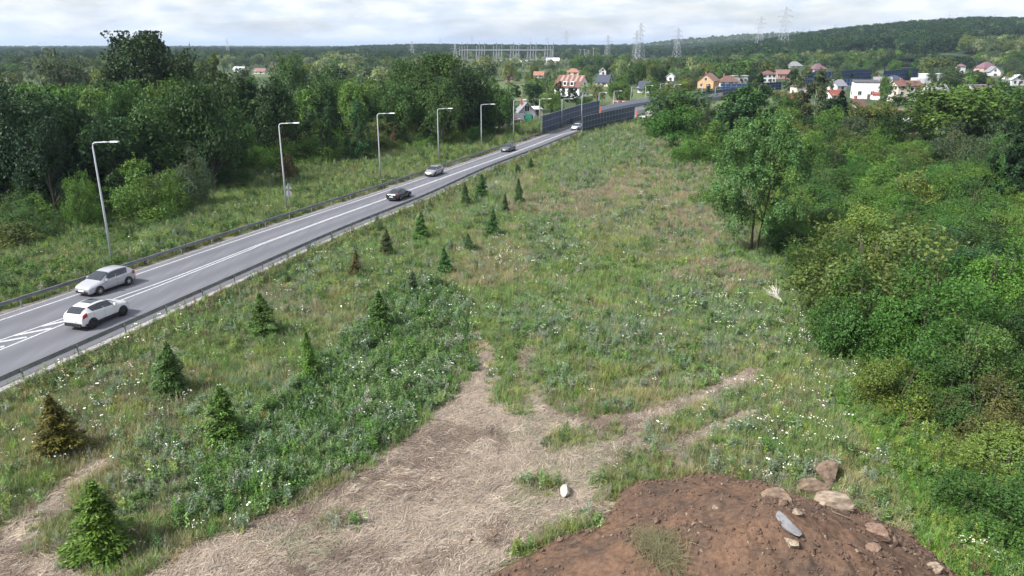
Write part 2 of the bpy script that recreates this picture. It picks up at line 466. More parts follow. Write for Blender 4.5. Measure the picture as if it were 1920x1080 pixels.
# what the ground is made of, place by place
x, y = V[:, 0], V[:, 1]
c = np.empty((len(V), 4), np.float32); c[:, 3] = 1
n1 = fbm(x, y, 5, 4)[:, None]; n2 = fbm(x + 300, y, 23, 3)[:, None]
c[:, :3] = np.array([.085, .1, .042]) * (.7 + .6 * n1) + np.array([.03, .015, .006]) * np.clip(n2 - .45, 0, 1) * 2
st = straw_mask(x, y)
c[st, :3] = np.array([.19, .145, .11]) * (.75 + .5 * n1[st])
far = y > 210
n3 = fbm(x, y, 120, 3)
fld = np.where(n3[:, None] > .6, np.array([.095, .125, .058]), np.where(n3[:, None] > .5, np.array([.055, .078, .036]), np.array([.042, .065, .03])))
c[far, :3] = (fld * (.8 + .4 * n1))[far]
dist_f = (y > 3500)
n4 = fbm(x, y, 900, 4)
c[dist_f, :3] = np.where(n4[dist_f, None] > .56, np.array([.13, .15, .08]), np.array([.035, .055, .03]))
yy = np.clip(y, 9, 600)
verge = ((XL(yy) - x < 1.1) & (XL(yy) - x > -3.5)) | ((x - XR(yy) < 1.0) & (x - XR(yy) > -2)) & (y < 600)
c[verge & (y < 600), :3] = np.array([.17, .155, .135]) * (.6 + .8 * n1[verge & (y < 600)])
ca = me.attributes.new('gcol', 'FLOAT_COLOR', 'POINT'); ca.data.foreach_set('color', c.ravel())
m, t, p, o = mat('ground')
a = N(t, 'ShaderNodeAttribute', attribute_name='gcol')
tcn = N(t, 'ShaderNodeTexCoord'); n = N(t, 'ShaderNodeTexNoise'); n.inputs['Scale'].default_value = 3.5; n.inputs['Detail'].default_value = 8; n.inputs['Roughness'].default_value = .7
t.links.new(tcn.outputs['Object'], n.inputs['Vector'])
r_ = N(t, 'ShaderNodeMapRange'); r_.inputs[1].default_value = .3; r_.inputs[2].default_value = .7; r_.inputs[3].default_value = .6; r_.inputs[4].default_value = 1.35
t.links.new(n.outputs['Fac'], r_.inputs[0])
v = N(t, 'ShaderNodeVectorMath', operation='SCALE'); t.links.new(a.outputs['Color'], v.inputs[0]); t.links.new(r_.outputs[0], v.inputs['Scale'])
t.links.new(v.outputs[0], p.inputs['Base Color']); p.inputs['Roughness'].default_value = .95; p.inputs['Specular IOR Level'].default_value = .1
b_ = N(t, 'ShaderNodeBump'); b_.inputs['Strength'].default_value = .6; b_.inputs['Distance'].default_value = .08; t.links.new(n.outputs['Fac'], b_.inputs['Height']); t.links.new(b_.outputs[0], p.inputs['Normal'])
M['ground'] = m
tag(link('ground', me, m), kind='structure')

# ------------------------------------------------------------------ road
def ribbon(name, fa, fb, y0, y1, z, mt, step=2.0, parent=None, rows=1):
    q = np.arange(y0, y1 + 1e-6, step)
    A = fa(q); B = fb(q)
    mb = MB(); vs = []
    for i in range(len(q)):
        for k in range(rows + 1):
            t_ = k / rows; vs.append((A[i] * (1 - t_) + B[i] * t_, q[i], z))
    fs = [(i * (rows + 1) + k, i * (rows + 1) + k + 1, (i + 1) * (rows + 1) + k + 1, (i + 1) * (rows + 1) + k) for i in range(len(q) - 1) for k in range(rows)]
    mb.add(vs, fs)
    return mb.build(name, mt, parent)
m, t, p, o = mat('asphalt')
tcn = N(t, 'ShaderNodeTexCoord')
n = N(t, 'ShaderNodeTexNoise'); n.inputs['Scale'].default_value = 14; n.inputs['Detail'].default_value = 8; n.inputs['Roughness'].default_value = .75
n2_ = N(t, 'ShaderNodeTexNoise'); n2_.inputs['Scale'].default_value = .22; n2_.inputs['Detail'].default_value = 5
mpn = N(t, 'ShaderNodeMapping'); mpn.inputs['Rotation'].default_value = (0, 0, R(20)); mpn.inputs['Scale'].default_value = (2.6, .22, 1)
t.links.new(tcn.outputs['Object'], n.inputs['Vector']); t.links.new(tcn.outputs['Object'], mpn.inputs[0]); t.links.new(mpn.outputs[0], n2_.inputs['Vector'])
n2_.inputs['Scale'].default_value = .8
ra = N(t, 'ShaderNodeValToRGB'); ra.color_ramp.elements[0].position = .25; ra.color_ramp.elements[0].color = (.086, .088, .103, 1); ra.color_ramp.elements[1].position = .75; ra.color_ramp.elements[1].color = (.13, .132, .152, 1)
mxa = N(t, 'ShaderNodeMix', data_type='FLOAT'); mxa.inputs[0].default_value = .55
t.links.new(n.outputs['Fac'], mxa.inputs[2]); t.links.new(n2_.outputs['Fac'], mxa.inputs[3]); t.links.new(mxa.outputs[0], ra.inputs['Fac'])
aw = N(t, 'ShaderNodeAttribute', attribute_name='across')                      # wheel paths worn a little darker along each lane
wv = mathn(t, 'SINE', mathn(t, 'MULTIPLY', aw.outputs['Fac'], 4 * 2 * math.pi)); ws = mathn(t, 'ADD', mathn(t, 'MULTIPLY', mathn(t, 'MULTIPLY', wv, n2_.outputs['Fac']), .2), 1.0)
vw = N(t, 'ShaderNodeVectorMath', operation='SCALE'); t.links.new(ra.outputs[0], vw.inputs[0]); t.links.new(ws, vw.inputs['Scale'])
t.links.new(vw.outputs[0], p.inputs['Base Color']); p.inputs['Roughness'].default_value = .78; p.inputs['Specular IOR Level'].default_value = .35
M['asphalt'] = m
road = ribbon('road', lambda q: XL(q) + .85, lambda q: XR(q) - .25, 8, 600, ROAD_Z, M['asphalt'], rows=16)
acr = road.data.attributes.new('across', 'FLOAT', 'POINT'); acr.data.foreach_set('value', np.tile(np.linspace(0, 1, 17), len(road.data.vertices) // 17).astype(np.float32))
tag(road, 'grey two-lane asphalt road running diagonally past the meadow', kind='structure')
M['shoulder'] = simple('gravel_shoulder', (.3, .29, .29), .95, noise=.4, nscale=6, col2=(.17, .155, .14))
tag(ribbon('road_shoulder', lambda q: XR(q) - .35, lambda q: XR(q) + .55, 8, 182, ROAD_Z - .03, M['shoulder']), kind='structure')
tag(ribbon('road_shoulder', lambda q: XL(q) + .35, lambda q: XL(q) + 1.0, 8, 182, ROAD_Z - .03, M['shoulder']), kind='structure')
PZ = ROAD_Z + .006
def stripe(name, f, wd, y0, y1, z=PZ):
    return ribbon(name, lambda q: f(q) - wd / 2, lambda q: f(q) + wd / 2, y0, y1, z, M['white_paint'], 2.0, road)
stripe('edge_line', XE, .17, 8, 600)
ul = [(-500, 810), (0, 638), (123, 595.5), (224, 556), (280, 537), (340, 515), (480, 460.5)]
ll = [(-500, 850), (0, 656), (123, 606), (237, 558.5), (280, 543), (340, 519), (480, 463.5)]
ul = np.array([G(*q_, PZ) for q_ in ul]); ll = np.array([G(*q_, PZ) for q_ in ll])
fu = lambda q: np.where(np.asarray(q) < ul[-1, 1], np.interp(q, ul[:, 1], ul[:, 0]), XC(np.minimum(q, 180)) - .17 if True else 0)
def center_far(q, off):
    return (np.interp(q, [75, 100, 130, 146, 180, 215, 280, 600], [XC(np.array([75.]))[0], -17.7, -6.4, -.15, 11.9, 30.2, 60.5, 0]) + off)
y_j = ul[-1, 1]
xu_j, xl_j = ul[-1, 0], ll[-1, 0]
def cl(q):
    q = np.asarray(q, float)
    base = np.interp(q, [y_j, 88, 100, 115, 130, 146, 180, 215, 232, 280], [(xu_j + xl_j) / 2, -22.2, -17.6, -11.95, -6.3, -.1, 12.1, 30.2, 39, 61])
    return base
stripe('centre_line', lambda q: np.where(np.asarray(q) <= y_j, np.interp(q, ul[:, 1], ul[:, 0]), cl(q) - .14), .18, 24, 280)
stripe('centre_line', lambda q: np.where(np.asarray(q) <= y_j, np.interp(q, ll[:, 1], ll[:, 0]), cl(q) + .14), .18, 24, 280)
# hatching between the two lines where they part: long bars running from the left line across to the right one
for pa, pb in (((27, 629), (96, 615.5)), ((79, 611.5), (152, 595)), ((-22, 645), (50, 632)), ((-75, 663), (8, 649.5)), ((130, 592.5), (196, 577))):
    p0, p1 = np.array(G(*pa, PZ)), np.array(G(*pb, PZ))
    d = p1 - p0; nrm = np.array([-d[1], d[0]]) / np.hypot(*d) * .16
    MB().add([(*(p0 + nrm), PZ + .003), (*(p0 - nrm), PZ + .003), (*(p1 - nrm), PZ + .003), (*(p1 + nrm), PZ + .003)], [(0, 1, 2, 3)]).build('hatch_bar', M['white_paint'], road)

# ------------------------------------------------------------------ guardrails
PROF = [(.0, .44), (.05, .48), (.05, .53), (.0, .57), (.0, .63), (.05, .67), (.05, .72), (.0, .76), (-.015, .76), (-.015, .44)]
def guardrail(f, y0, y1, side, label, step=4.0):
    g = empty('guardrail', (float(f(y0)), y0, ROAD_Z))
    ox, oy = g.location.x, g.location.y
    q = np.arange(y0, y1, 2.0); xs = f(q)
    vs = []; n_ = len(PROF)
    for i in range(len(q)):
        dx = (xs[min(i + 1, len(q) - 1)] - xs[max(i - 1, 0)]); dy = q[min(i + 1, len(q) - 1)] - q[max(i - 1, 0)]
        l = math.hypot(dx, dy); nx_, ny_ = dy / l * side, -dx / l * side
        for a_, z_ in PROF: vs.append((xs[i] + nx_ * a_ - ox, q[i] + ny_ * a_ - oy, z_))
    fs = [(i * n_ + k, i * n_ + (k + 1) % n_, (i + 1) * n_ + (k + 1) % n_, (i + 1) * n_ + k) for i in range(len(q) - 1) for k in range(n_)]
    fs += [tuple(range(n_)), tuple((len(q) - 1) * n_ + k for k in range(n_))[::-1]]
    MB().add(vs, fs).build('beam', M['rail'], g)
    pm = MB().box((0, 0, .33), (.07, .11, .86)).box((0, 0, .6), (.1, .04, .16)).mesh('post'); pm.materials.append(M['galv'])
    yq = y0 + .8
    while yq < y1:
        xx = float(f(yq)); dx = float(f(yq + 1)) - xx
        l = math.hypot(dx, 1); a_ = -.085
        link('post', pm, None, g, (xx + a_ * side / l - ox, yq - a_ * side * dx / l - oy, -.1), (0, 0, -math.atan2(dx, 1)))
        yq += step
    return tag(g, label, 'guardrail')
guardrail(XR, 30, 181, -1, 'long steel guardrail between the road and the open meadow')
guardrail(lambda q: XL(q), 40, 178, 1, 'long steel guardrail on the far side of the road below the lamp posts')

# ------------------------------------------------------------------ street lamps
def lamp_proto(h, arm):
    rt = empty('street_lamp')
    MB().tube([(0, 0, -.3), (0, 0, h * .5), (0, 0, h - .4), (.06, 0, h - .15), (.3, 0, h)], [.12, .095, .07, .065, .06], 10).build('pole', M['lampgrey'], rt, True)
    MB().box((0, 0, .02), (.36, .36, .06)).build('base_plate', M['galv'], rt)
    MB().tube([(.3, 0, h), (arm, 0, h + .1)], [.06, .05], 8).build('arm', M['lampgrey'], rt, True)
    hd = MB(); hd.add([(arm - .1, -.1, h + .05), (arm - .1, .1, h + .05), (arm + .75, .16, h + .09), (arm + .75, -.16, h + .09), (arm - .1, -.08, h + .17), (arm - .1, .08, h + .17), (arm + .75, .12, h + .2), (arm + .75, -.12, h + .2)],
                      [(0, 1, 2, 3), (4, 7, 6, 5), (0, 4, 5, 1), (1, 5, 6, 2), (2, 6, 7, 3), (3, 7, 4, 0)])
    hd.build('lamp_head', M['lamphead'], rt)
    return rt
lp = None
LAMPS = [((212, 497), 265, 'street lamp nearest the camera, leaning left above the silver hatchback'),
         ((538, 396), 230, 'street lamp standing beside the back of the round traffic sign'),
         ((714, 341), 212, 'street lamp left of the grey hatchback, third along the far guardrail'),
         ((823, 305), 203, 'street lamp just behind the grey hatchback on the far verge'),
         ((903, 284), 195, 'street lamp before the tall round trees, left of the dark saloon'),
         ((963, 264), 187, 'street lamp in front of the grey gabled house'),
         ((1011, 252), 185, 'street lamp at the near end of the left noise barrier'),
         ((1053, 240), 185, 'street lamp rising behind the middle of the left noise barrier'),
         ((1090, 231), 178, 'street lamp beyond the near edge of the right noise barrier')]
for (bx_, by_), ty, lab in LAMPS:
    x_, y_, z_ = onground(bx_, by_)
    h_ = atY(bx_, ty, y_)[2] - z_
    if lp is None: lp = lamp_proto(11.0, 2.05); o_ = lp
    else: o_ = copy_tree(lp)
    o_.location = (x_, y_, z_); o_.scale = (1, 1, h_ / 11.1)
    dx = float(XL(y_ + 1) - XL(y_))
    o_.rotation_euler = (0, 0, -math.atan2(dx, 1) * .6)
    tag(o_, lab, 'street lamp', 'street lamps along the road')
for px_, ty, by_ in ((1122, 173, 214), (1150, 170, 209), (1182, 163, 203), (1209, 160, 198), (1236, 157, 194), (1262, 158, 191), (1315, 160, 186), (1340, 162, 184)):
    x_, y_ = G(px_, by_); z_ = float(gz(x_, y_)); h_ = atY(px_, ty, y_)[2] - z_
    o_ = copy_tree(lp); o_.location = (x_, y_, z_); o_.scale = (1, 1, h_ / 11.1); o_.rotation_euler = (0, 0, R(-35))
    tag(o_, 'distant street lamp along the bridge beyond the noise barriers', 'street lamp', 'far street lamps by the bridge')

# traffic sign seen from behind
x_, y_, z_ = onground(544, 393)
sg = empty('traffic_sign', (x_, y_, z_), R(-18))
h_ = atY(544, 345, y_)[2] - z_
MB().tube([(0, 0, -.2), (0, 0, h_)], .035, 8).build('post', M['galv'], sg)
mb = MB(); mb.add([(math.cos(a_) * .52, .05, h_ - .38 + math.sin(a_) * .52) for a_ in (R(90), R(210), R(330))] + [(math.cos(a_) * .52, .07, h_ - .38 + math.sin(a_) * .52) for a_ in (R(90), R(210), R(330))], [(0, 1, 2), (5, 4, 3), (0, 3, 4, 1), (1, 4, 5, 2), (2, 5, 3, 0)])
mb.build('triangle_plate', M['galv'], sg)
mb = MB(); n_ = 20; mb.add([(math.cos(2 * math.pi * k / n_) * .45, yy_, h_ - 1.25 + math.sin(2 * math.pi * k / n_) * .45) for yy_ in (.05, .07) for k in range(n_)],
       [tuple(range(n_)), tuple(range(2 * n_ - 1, n_ - 1, -1))] + [(k, n_ + k, n_ + (k + 1) % n_, (k + 1) % n_) for k in range(n_)])
mb.build('round_plate', M['galv'], sg)
tag(sg, 'grey backs of a triangular and a round traffic sign on one post', 'traffic sign')

# ------------------------------------------------------------------ noise barriers
M['panel_dark'] = simple('barrier_panel_dark', (.055, .074, .112), .65, 0, .15, noise=.25, nscale=.6)
M['panel_blue'] = simple('barrier_panel_blue', (.022, .05, .125), .7, 0, .1, noise=.2, nscale=.4)
M['panel_grey'] = simple('barrier_panel_grey', (.42, .44, .5), .5, 0, .5, noise=.15, nscale=.5)
M['panel_slate'] = simple('barrier_panel_slate', (.15, .165, .21), .5, 0, .5, noise=.2, nscale=.5)
M['orange_end'] = simple('orange_marker', (.5, .13, .06), .6)
def barrier(name, pts, z0, h, rows, mats_, label, ncol=None, colw=2.2, post=.07, ends=None, group=None):
    """pts: ground line; panels rows x columns, each its own part, between posts and rails"""
    P = np.array(pts, float); seg = np.hypot(*np.diff(P, axis=0).T); L_ = np.r_[0, np.cumsum(seg)]
    n_ = ncol or max(2, int(round(L_[-1] / colw)))
    q = np.linspace(0, L_[-1], n_ + 1); qx = np.interp(q, L_, P[:, 0]); qy = np.interp(q, L_, P[:, 1])
    zb = [float(gz(a_, b2)) + z0 for a_, b2 in zip(qx, qy)]
    b = empty(name, (qx[0], qy[0], zb[0]))
    lw = L_[-1] / n_
    panels = [MB().box((0, 0, 0), (lw - post * 2, .07, h / rows - .07)).mesh('panel') for _ in mats_]
    for pm_, mm in zip(panels, mats_): pm_.materials.append(mm)
    pst = MB().box((0, 0, h / 2), (post, .076, h + .05)).mesh('post'); pst.materials.append(M['galv'])
    rl = MB().box((0, 0, 0), (lw - post, .076, .06)).mesh('rail'); rl.materials.append(M['galv'])
    for i in range(n_ + 1):
        j = min(i, n_ - 1); an = math.atan2(qy[j + 1] - qy[j], qx[j + 1] - qx[j])
        link('post', pst, None, b, (qx[i] - qx[0], qy[i] - qy[0], zb[i] - zb[0]), (0, 0, an))
    for i in range(n_):
        an = math.atan2(qy[i + 1] - qy[i], qx[i + 1] - qx[i]); mx_, my_ = (qx[i] + qx[i + 1]) / 2 - qx[0], (qy[i] + qy[i + 1]) / 2 - qy[0]
        mz = (zb[i] + zb[i + 1]) / 2 - zb[0]; pitch = -math.atan2(zb[i + 1] - zb[i], lw)
        for k in range(rows):
            link('panel', panels[k % len(panels)], None, b, (mx_, my_, mz + h * (k + .5) / rows), (0, pitch, an))
        for k in range(rows + 1):
            link('rail', rl, None, b, (mx_, my_, mz + h * k / rows), (0, pitch, an))
    if ends:
        for e_ in ends:
            i = 0 if e_ == 0 else n_
            MB().box((0, 0, h / 2), (.3, .5, h)).build('end_marker', M['orange_end'], b, loc=(qx[i] - qx[0], qy[i] - qy[0], zb[i] - zb[0]))
    return tag(b, label, 'noise barrier', group)
D = M['panel_dark']
barrier('noise_barrier', [(XL(q) - .25, q) for q in np.linspace(179, 231, 14)], .1, 4.3, 3, [D], 'dark slatted noise barrier along the left side of the road', 20)
barrier('noise_barrier', [(XR(q) + .3, q) for q in np.linspace(180, 214, 12)], .1, 4.0, 3, [D], 'dark panelled noise barrier nearest the meadow, right of the road', 18)
pl_ = [(XL(q) - .2, q) for q in np.linspace(232, 300, 14)]
pr_ = [(XR(q) + .3, q) for q in np.linspace(216, 300, 16)]
barrier('bridge_parapet', pl_, .2, 2.3, 2, [M['panel_slate'], M['panel_grey']], 'grey panelled bridge parapet beyond the left noise barrier', 26, ends=[0])
barrier('bridge_parapet', pr_, .2, 2.5, 2, [M['panel_slate'], M['panel_grey']], 'grey panelled bridge parapet beyond the right noise barrier, with orange ends', 30, ends=[0, 1])
barrier('noise_barrier', [(XL(q) - .2, q) for q in np.linspace(301, 352, 10)], .2, 2.6, 2, [D], 'low dark barrier behind the bridge, below the orange house', 20)
barrier('noise_barrier', [G(1350, 172), G(1400, 172.5), G(1464, 169)], .2, 3.6, 3, [M['panel_blue']], 'short blue barrier in front of the white house with the red hip roof', 16)
barrier('noise_barrier', [G(1508, 152, 1), G(1560, 148, 2), G(1634, 139, 3)], 0, 6.0, 3, [M['panel_blue']], 'tall blue noise barrier behind the white boxy house', 34, post=.12)
barrier('noise_barrier', [G(1655, 145, 3), G(1720, 139.5, 3)], 0, 6.5, 3, [M['panel_blue']], 'blue noise barrier on the hillside left of the dark round grove', 18, post=.12)
barrier('noise_barrier', [G(1508, 160, 1), G(1575, 154, 2), G(1618, 150, 3)], 0, 3.6, 2, [M['panel_blue']], 'lower front row of the blue noise barriers behind the white house', 22, post=.12)
tag(MB().box((*G(1215, 226), .6), (7, 2.2, 1.6), 0, R(50)).box((*G(1222, 222), .9), (3, 2.6, 2.2), 0, R(50)).build('bridge_abutment', M['concrete']), 'pale concrete abutment below the right end of the bridge parapet', 'abutment')
# ------------------------------------------------------------------ plants: leaf clouds, trunks, tufts
def unit(a):
    return a / np.maximum(np.linalg.norm(a, axis=-1, keepdims=True), 1e-9)
def leaf_quads(C, Nn, L, Wd, r, T=None):
    """diamond leaves at C, facing Nn, length L, width Wd"""
    n = len(C)
    if T is None: T = r.normal(size=(n, 3))
    T = unit(T - Nn * (T * Nn).sum(1, keepdims=True)); B = np.cross(Nn, T)
    L = np.broadcast_to(np.asarray(L, float), (n,))[:, None]; Wd = np.broadcast_to(np.asarray(Wd, float), (n,))[:, None]
    V = np.stack([C - T * L / 2, C + B * Wd / 2 + T * L * .05, C + T * L / 2, C - B * Wd / 2 + T * L * .05], 1)
    return V.reshape(-1, 3)
def lobes_for(shape, seed):
    r = np.random.default_rng(seed)
    ph = r.random(6) * 6.28
    out = []
    def wob(d):
        a = math.atan2(d[1], d[0])
        return 1 + .14 * math.sin(2 * a + ph[0]) + .10 * math.sin(3 * a + ph[1] + d[2] * 2) + .09 * math.sin(5 * a + ph[2] + d[2] * 4)
    if shape in ('round', 'lo_round', 'wide'):
        zc, rz, rx = (.57, .43, .5) if shape != 'wide' else (.55, .44, .5)
        n = {'round': 74, 'wide': 90, 'lo_round': 20}[shape]
        for i in range(n):
            d = unit(r.normal(size=3)); d[2] = d[2] if d[2] > -.55 else -d[2]
            k = (.72 + .28 * r.random()) if i % 4 else r.random() * .6
            k *= wob(d) * .86
            taper = 1 - .18 * max(0, d[2])
            out.append((d[0] * rx * k * taper, d[1] * rx * k * taper, zc + d[2] * rz * k, (.085 + .075 * r.random()) * (1.5 if shape == 'lo_round' else 1)))
    elif shape == 'tall':
        for i in range(66):
            z = .14 + .84 * r.random() ** .85
            prof = .5 * math.sin(math.pi * min(1, (z - .02) ** .8)) ** .65 * .92
            a = r.random() * 6.28; k = math.sqrt(r.random()) if i % 4 else r.random() * .5
            k = .55 + .45 * k if i % 4 else k
            k *= 1 + .2 * math.sin(2 * a + ph[0] + z * 5)
            out.append((math.cos(a) * prof * k, math.sin(a) * prof * k, z * .95, .07 + .06 * r.random()))
    elif shape == 'column':
        for i in range(40):
            z = .05 + .9 * r.random(); prof = .42 * (1 - (2 * z - .9) ** 4 * .8) * (1 if z < .6 else 1 - (z - .6) * 1.6)
            a = r.random() * 6.28; k = .4 + .6 * r.random()
            out.append((math.cos(a) * prof * k, math.sin(a) * prof * k, z, .07 + .04 * r.random()))
    elif shape == 'shrub':
        n = 60
        for i in range(n):
            d = unit(r.normal(size=3)); d[2] = abs(d[2]) * 1.05
            k = (.66 + .34 * r.random()) if i % 4 else r.random() * .6
            k *= wob(d) * .88
            out.append((d[0] * .5 * k, d[1] * .5 * k, .04 + d[2] * .82 * k, .075 + .085 * r.random()))
    elif shape == 'feather':
        # open crown of a young robinia: sprays on leaning stems
        for i in range(110):
            z = .2 + .76 * r.random() ** .85
            prof = .5 * math.sin(math.pi * min(1, (z - .02) / 1.02)) ** .55
            a = r.random() * 6.28; k = .3 + .7 * r.random() ** .7
            k *= 1 + .1 * math.sin(2 * a + ph[0] + z * 4)
            out.append((math.cos(a) * prof * k, math.sin(a) * prof * k, z, .042 + .045 * r.random()))
    elif shape == 'birch':
        for i in range(60):
            z = .24 + .74 * r.random()
            prof = .5 * math.sin(math.pi * min(1, (z - .12) / .95)) ** .6
            a = r.random() * 6.28; k = .3 + .7 * r.random()
            out.append((math.cos(a) * prof * k, math.sin(a) * prof * k, z, .05 + .05 * r.random()))
    return out
def crown_mesh(name, shape, seed, nleaf, leaf, asp=(1, 1), droop=0.0, up=.45, flat=.55, matname='leaf'):
    """a crown inside a unit box: diameter 1, height 1, standing on z=0; asp = real width, height used to keep leaves in proportion"""
    r = np.random.default_rng(seed + 100)
    LB = np.array(lobes_for(shape, seed))
    wts = LB[:, 3] ** 2; wts /= wts.sum()
    li = r.choice(len(LB), nleaf, p=wts)
    d = unit(r.normal(size=(nleaf, 3)))
    c0 = np.array([0, 0, .5]); outw = unit(LB[li, :3] - c0 + 1e-6)
    # leaves gather on the outer and upper side of each clump
    d = unit(d + outw * .5 + np.array([0, 0, .35]))
    rad = LB[li, 3:4] * (.72 + .42 * r.random((nleaf, 1)) ** .7)
    # clump surfaces are lumpy
    rad *= 1 + .18 * np.sin(d[:, :1] * 9 + li[:, None]) * np.sin(d[:, 1:2] * 9 + 2 * li[:, None])
    sc = np.array([1, 1, asp[0] / asp[1]])
    P = LB[li, :3] + d * rad * sc
    if droop:
        P[:, 2] -= droop * r.random(nleaf) ** 2
    # loose sprigs poke out of the clumps and break the outline
    ns = max(40, nleaf // 90); sid = r.integers(0, ns, nleaf); insp = r.random(nleaf) < .24
    sl_ = r.choice(len(LB), ns, p=wts); sdir = unit(unit(LB[sl_, :3] - c0 + 1e-6) * .9 + r.normal(size=(ns, 3)) * .55 + np.array([0, 0, .45])); slen = LB[sl_, 3:4] * (1.0 + 1.1 * r.random((ns, 1)))
    tt = r.random((nleaf, 1)) ** .8
    PS = LB[sl_[sid], :3] + sdir[sid] * slen[sid] * (.45 + .65 * tt) * sc + r.normal(size=(nleaf, 3)) * .013 * (1.3 - tt) * sc
    P = np.where(insp[:, None], PS, P)
    P[:, 2] = np.clip(P[:, 2], .012, 1.08)
    Nn = unit(d * .6 + outw * .15 + np.array([0, 0, up]) + r.normal(size=(nleaf, 3)) * flat)
    Ls = leaf * (.5 + .95 * r.random(nleaf) ** 1.3)
    V = leaf_quads(P * np.array([asp[0], asp[0], asp[1]]), Nn, Ls * asp[0], Ls * asp[0] * .62, r)
    V /= np.array([asp[0], asp[0], asp[1]])
    lv = .68 + .64 * r.random(len(LB)); lh = np.clip(r.normal(.25, .28, len(LB)), 0, 1)
    var = lv[li] * (.72 + .56 * r.random(nleaf)); hue = np.clip(lh[li] + r.normal(0, .16, nleaf), 0, 1)
    return quads_mesh(name, V, nleaf, var, hue, [M[matname]]), LB
def trunk_mesh(name, LB, asp, r0=.03, stems=1, seed=0, bark='bark', nl=12, fork=.3, lean=0.0):
    """tapered trunk with limbs reaching into the clumps (unit box, thickness kept round through asp)"""
    r = np.random.default_rng(seed + 5)
    mb = MB(); A = np.array([asp[0], asp[0], asp[1]])
    for s in range(stems):
        off = np.array([math.cos(s * 2.4), math.sin(s * 2.4), 0]) * (.025 if stems > 1 else 0)
        tip = np.array([r.normal(0, .05) + (.16 * math.cos(s * 2.4 + 1) if stems > 1 else 0), r.normal(0, .05) + (.16 * math.sin(s * 2.4 + 1) if stems > 1 else 0), .8])
        pts = [off + (tip - off) * k + np.array([math.sin(k * 5 + s) * .012, math.cos(k * 4 + s) * .012, 0]) for k in np.linspace(0, 1, 7)]
        pts[0][2] = -.01
        rr = [r0 * asp[0] * f for f in (1.35, 1, .85, .68, .5, .32, .12)]
        mb.tube([p_ * A for p_ in pts], rr, 8)
        sel = r.choice(len(LB), min(len(LB), nl // stems + 2), replace=False)
        for j in sel:
            e = LB[j, :3]; k = min(.85, max(fork, e[2] * .6)); b0 = off + (tip - off) * k
            mid = (b0 + e) / 2 + np.array([0, 0, .03])
            mb.tube([b0 * A, mid * A, e * A], [r0 * asp[0] * .42 * (1.2 - k), r0 * asp[0] * .26, r0 * asp[0] * .08], 5, cap=False)
    me = mb.mesh(name, True)
    for v_ in me.vertices:
        v_.co.x /= asp[0]; v_.co.y /= asp[0]; v_.co.z /= asp[1]
    me.materials.append(M[bark])
    return me
def cone_mesh(name, seed, nb, nn, asp, needle, matname='needle', sparse=0.0, top=1.0):
    """young spruce: whorls of drooping branches, each a spray of needle blades, and a leading shoot"""
    r = np.random.default_rng(seed)
    Cs, Ts, Ns, Ls, bv = [], [], [], [], []
    for i in range(nb):
        z = (i + r.random()) / nb; z = .03 + .93 * z ** 1.05
        a = i * 2.399 + r.normal(0, .3)
        ln = (.5 + .07 * math.sin(a * 2 + seed)) * (1 - z ** 1.45) ** .95 * (.4 + .8 * r.random()) * (.8 if math.sin(a + seed) > .3 else 1.08) * (1.15 if r.random() < .2 else 1) * (1 if z < .86 else .5) + .012
        dx = np.array([math.cos(a), math.sin(a), 0])
        n_ = max(4, int(nn * (.3 + ln * 2)))
        k = r.random(n_) ** .7
        side = r.normal(0, 1, n_)[:, None] * np.array([-dx[1], dx[0], 0]) * (.055 + .09 * k[:, None] * (1 - k[:, None]) * 2) * (1 - z + .25)
        rise = .10 * (1 - z) * ln
        p_ = dx * (k * ln)[:, None] + side + np.array([0, 0, z]) + np.array([0, 0, 1]) * (k * rise - k ** 2 * .09 * (1 - z) + r.normal(0, .016, n_))[:, None]
        Cs.append(p_); tt = dx * .8 + side * 4 + r.normal(0, .35, (n_, 3)) + np.array([0, 0, .15]); Ts.append(tt)
        Ns.append(unit(r.normal(0, .45, (n_, 3)) + np.array([0, 0, 1]) + dx * .25)); Ls.append(np.full(n_, needle) * (.7 + .6 * r.random(n_)))
        bv.append(np.full(n_, .75 + .5 * r.random()) * (.75 + .5 * k))  # needles darker towards the trunk, inner shade painted into the colour
    nt_ = 26
    Cs.append(np.c_[r.normal(0, .012, nt_), r.normal(0, .012, nt_), r.uniform(.86, 1.0, nt_)]); Ts.append(r.normal(0, .3, (nt_, 3)) + np.array([0, 0, 1])); Ns.append(unit(r.normal(0, 1, (nt_, 3)) * np.array([1, 1, .2]))); Ls.append(np.full(nt_, needle * .8)); bv.append(np.full(nt_, 1.15))
    C = np.vstack(Cs); C[:, 2] = np.maximum(C[:, 2], .01)
    A = np.array([asp[0], asp[0], asp[1]])
    V = leaf_quads(C * A, np.vstack(Ns), np.concatenate(Ls), np.concatenate(Ls) * .33, r, np.vstack(Ts)) / A
    n_ = len(C)
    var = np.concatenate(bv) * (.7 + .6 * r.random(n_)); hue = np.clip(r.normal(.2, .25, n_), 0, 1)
    me = quads_mesh(name, V, n_, var, hue, [M[matname]])
    tm = MB().tube([(0, 0, -.02), (0, 0, .5), (0, 0, .97)], [.03, .018, .004], 6).mesh(name + '_trunk', True); tm.materials.append(M['bark'])
    return me, tm

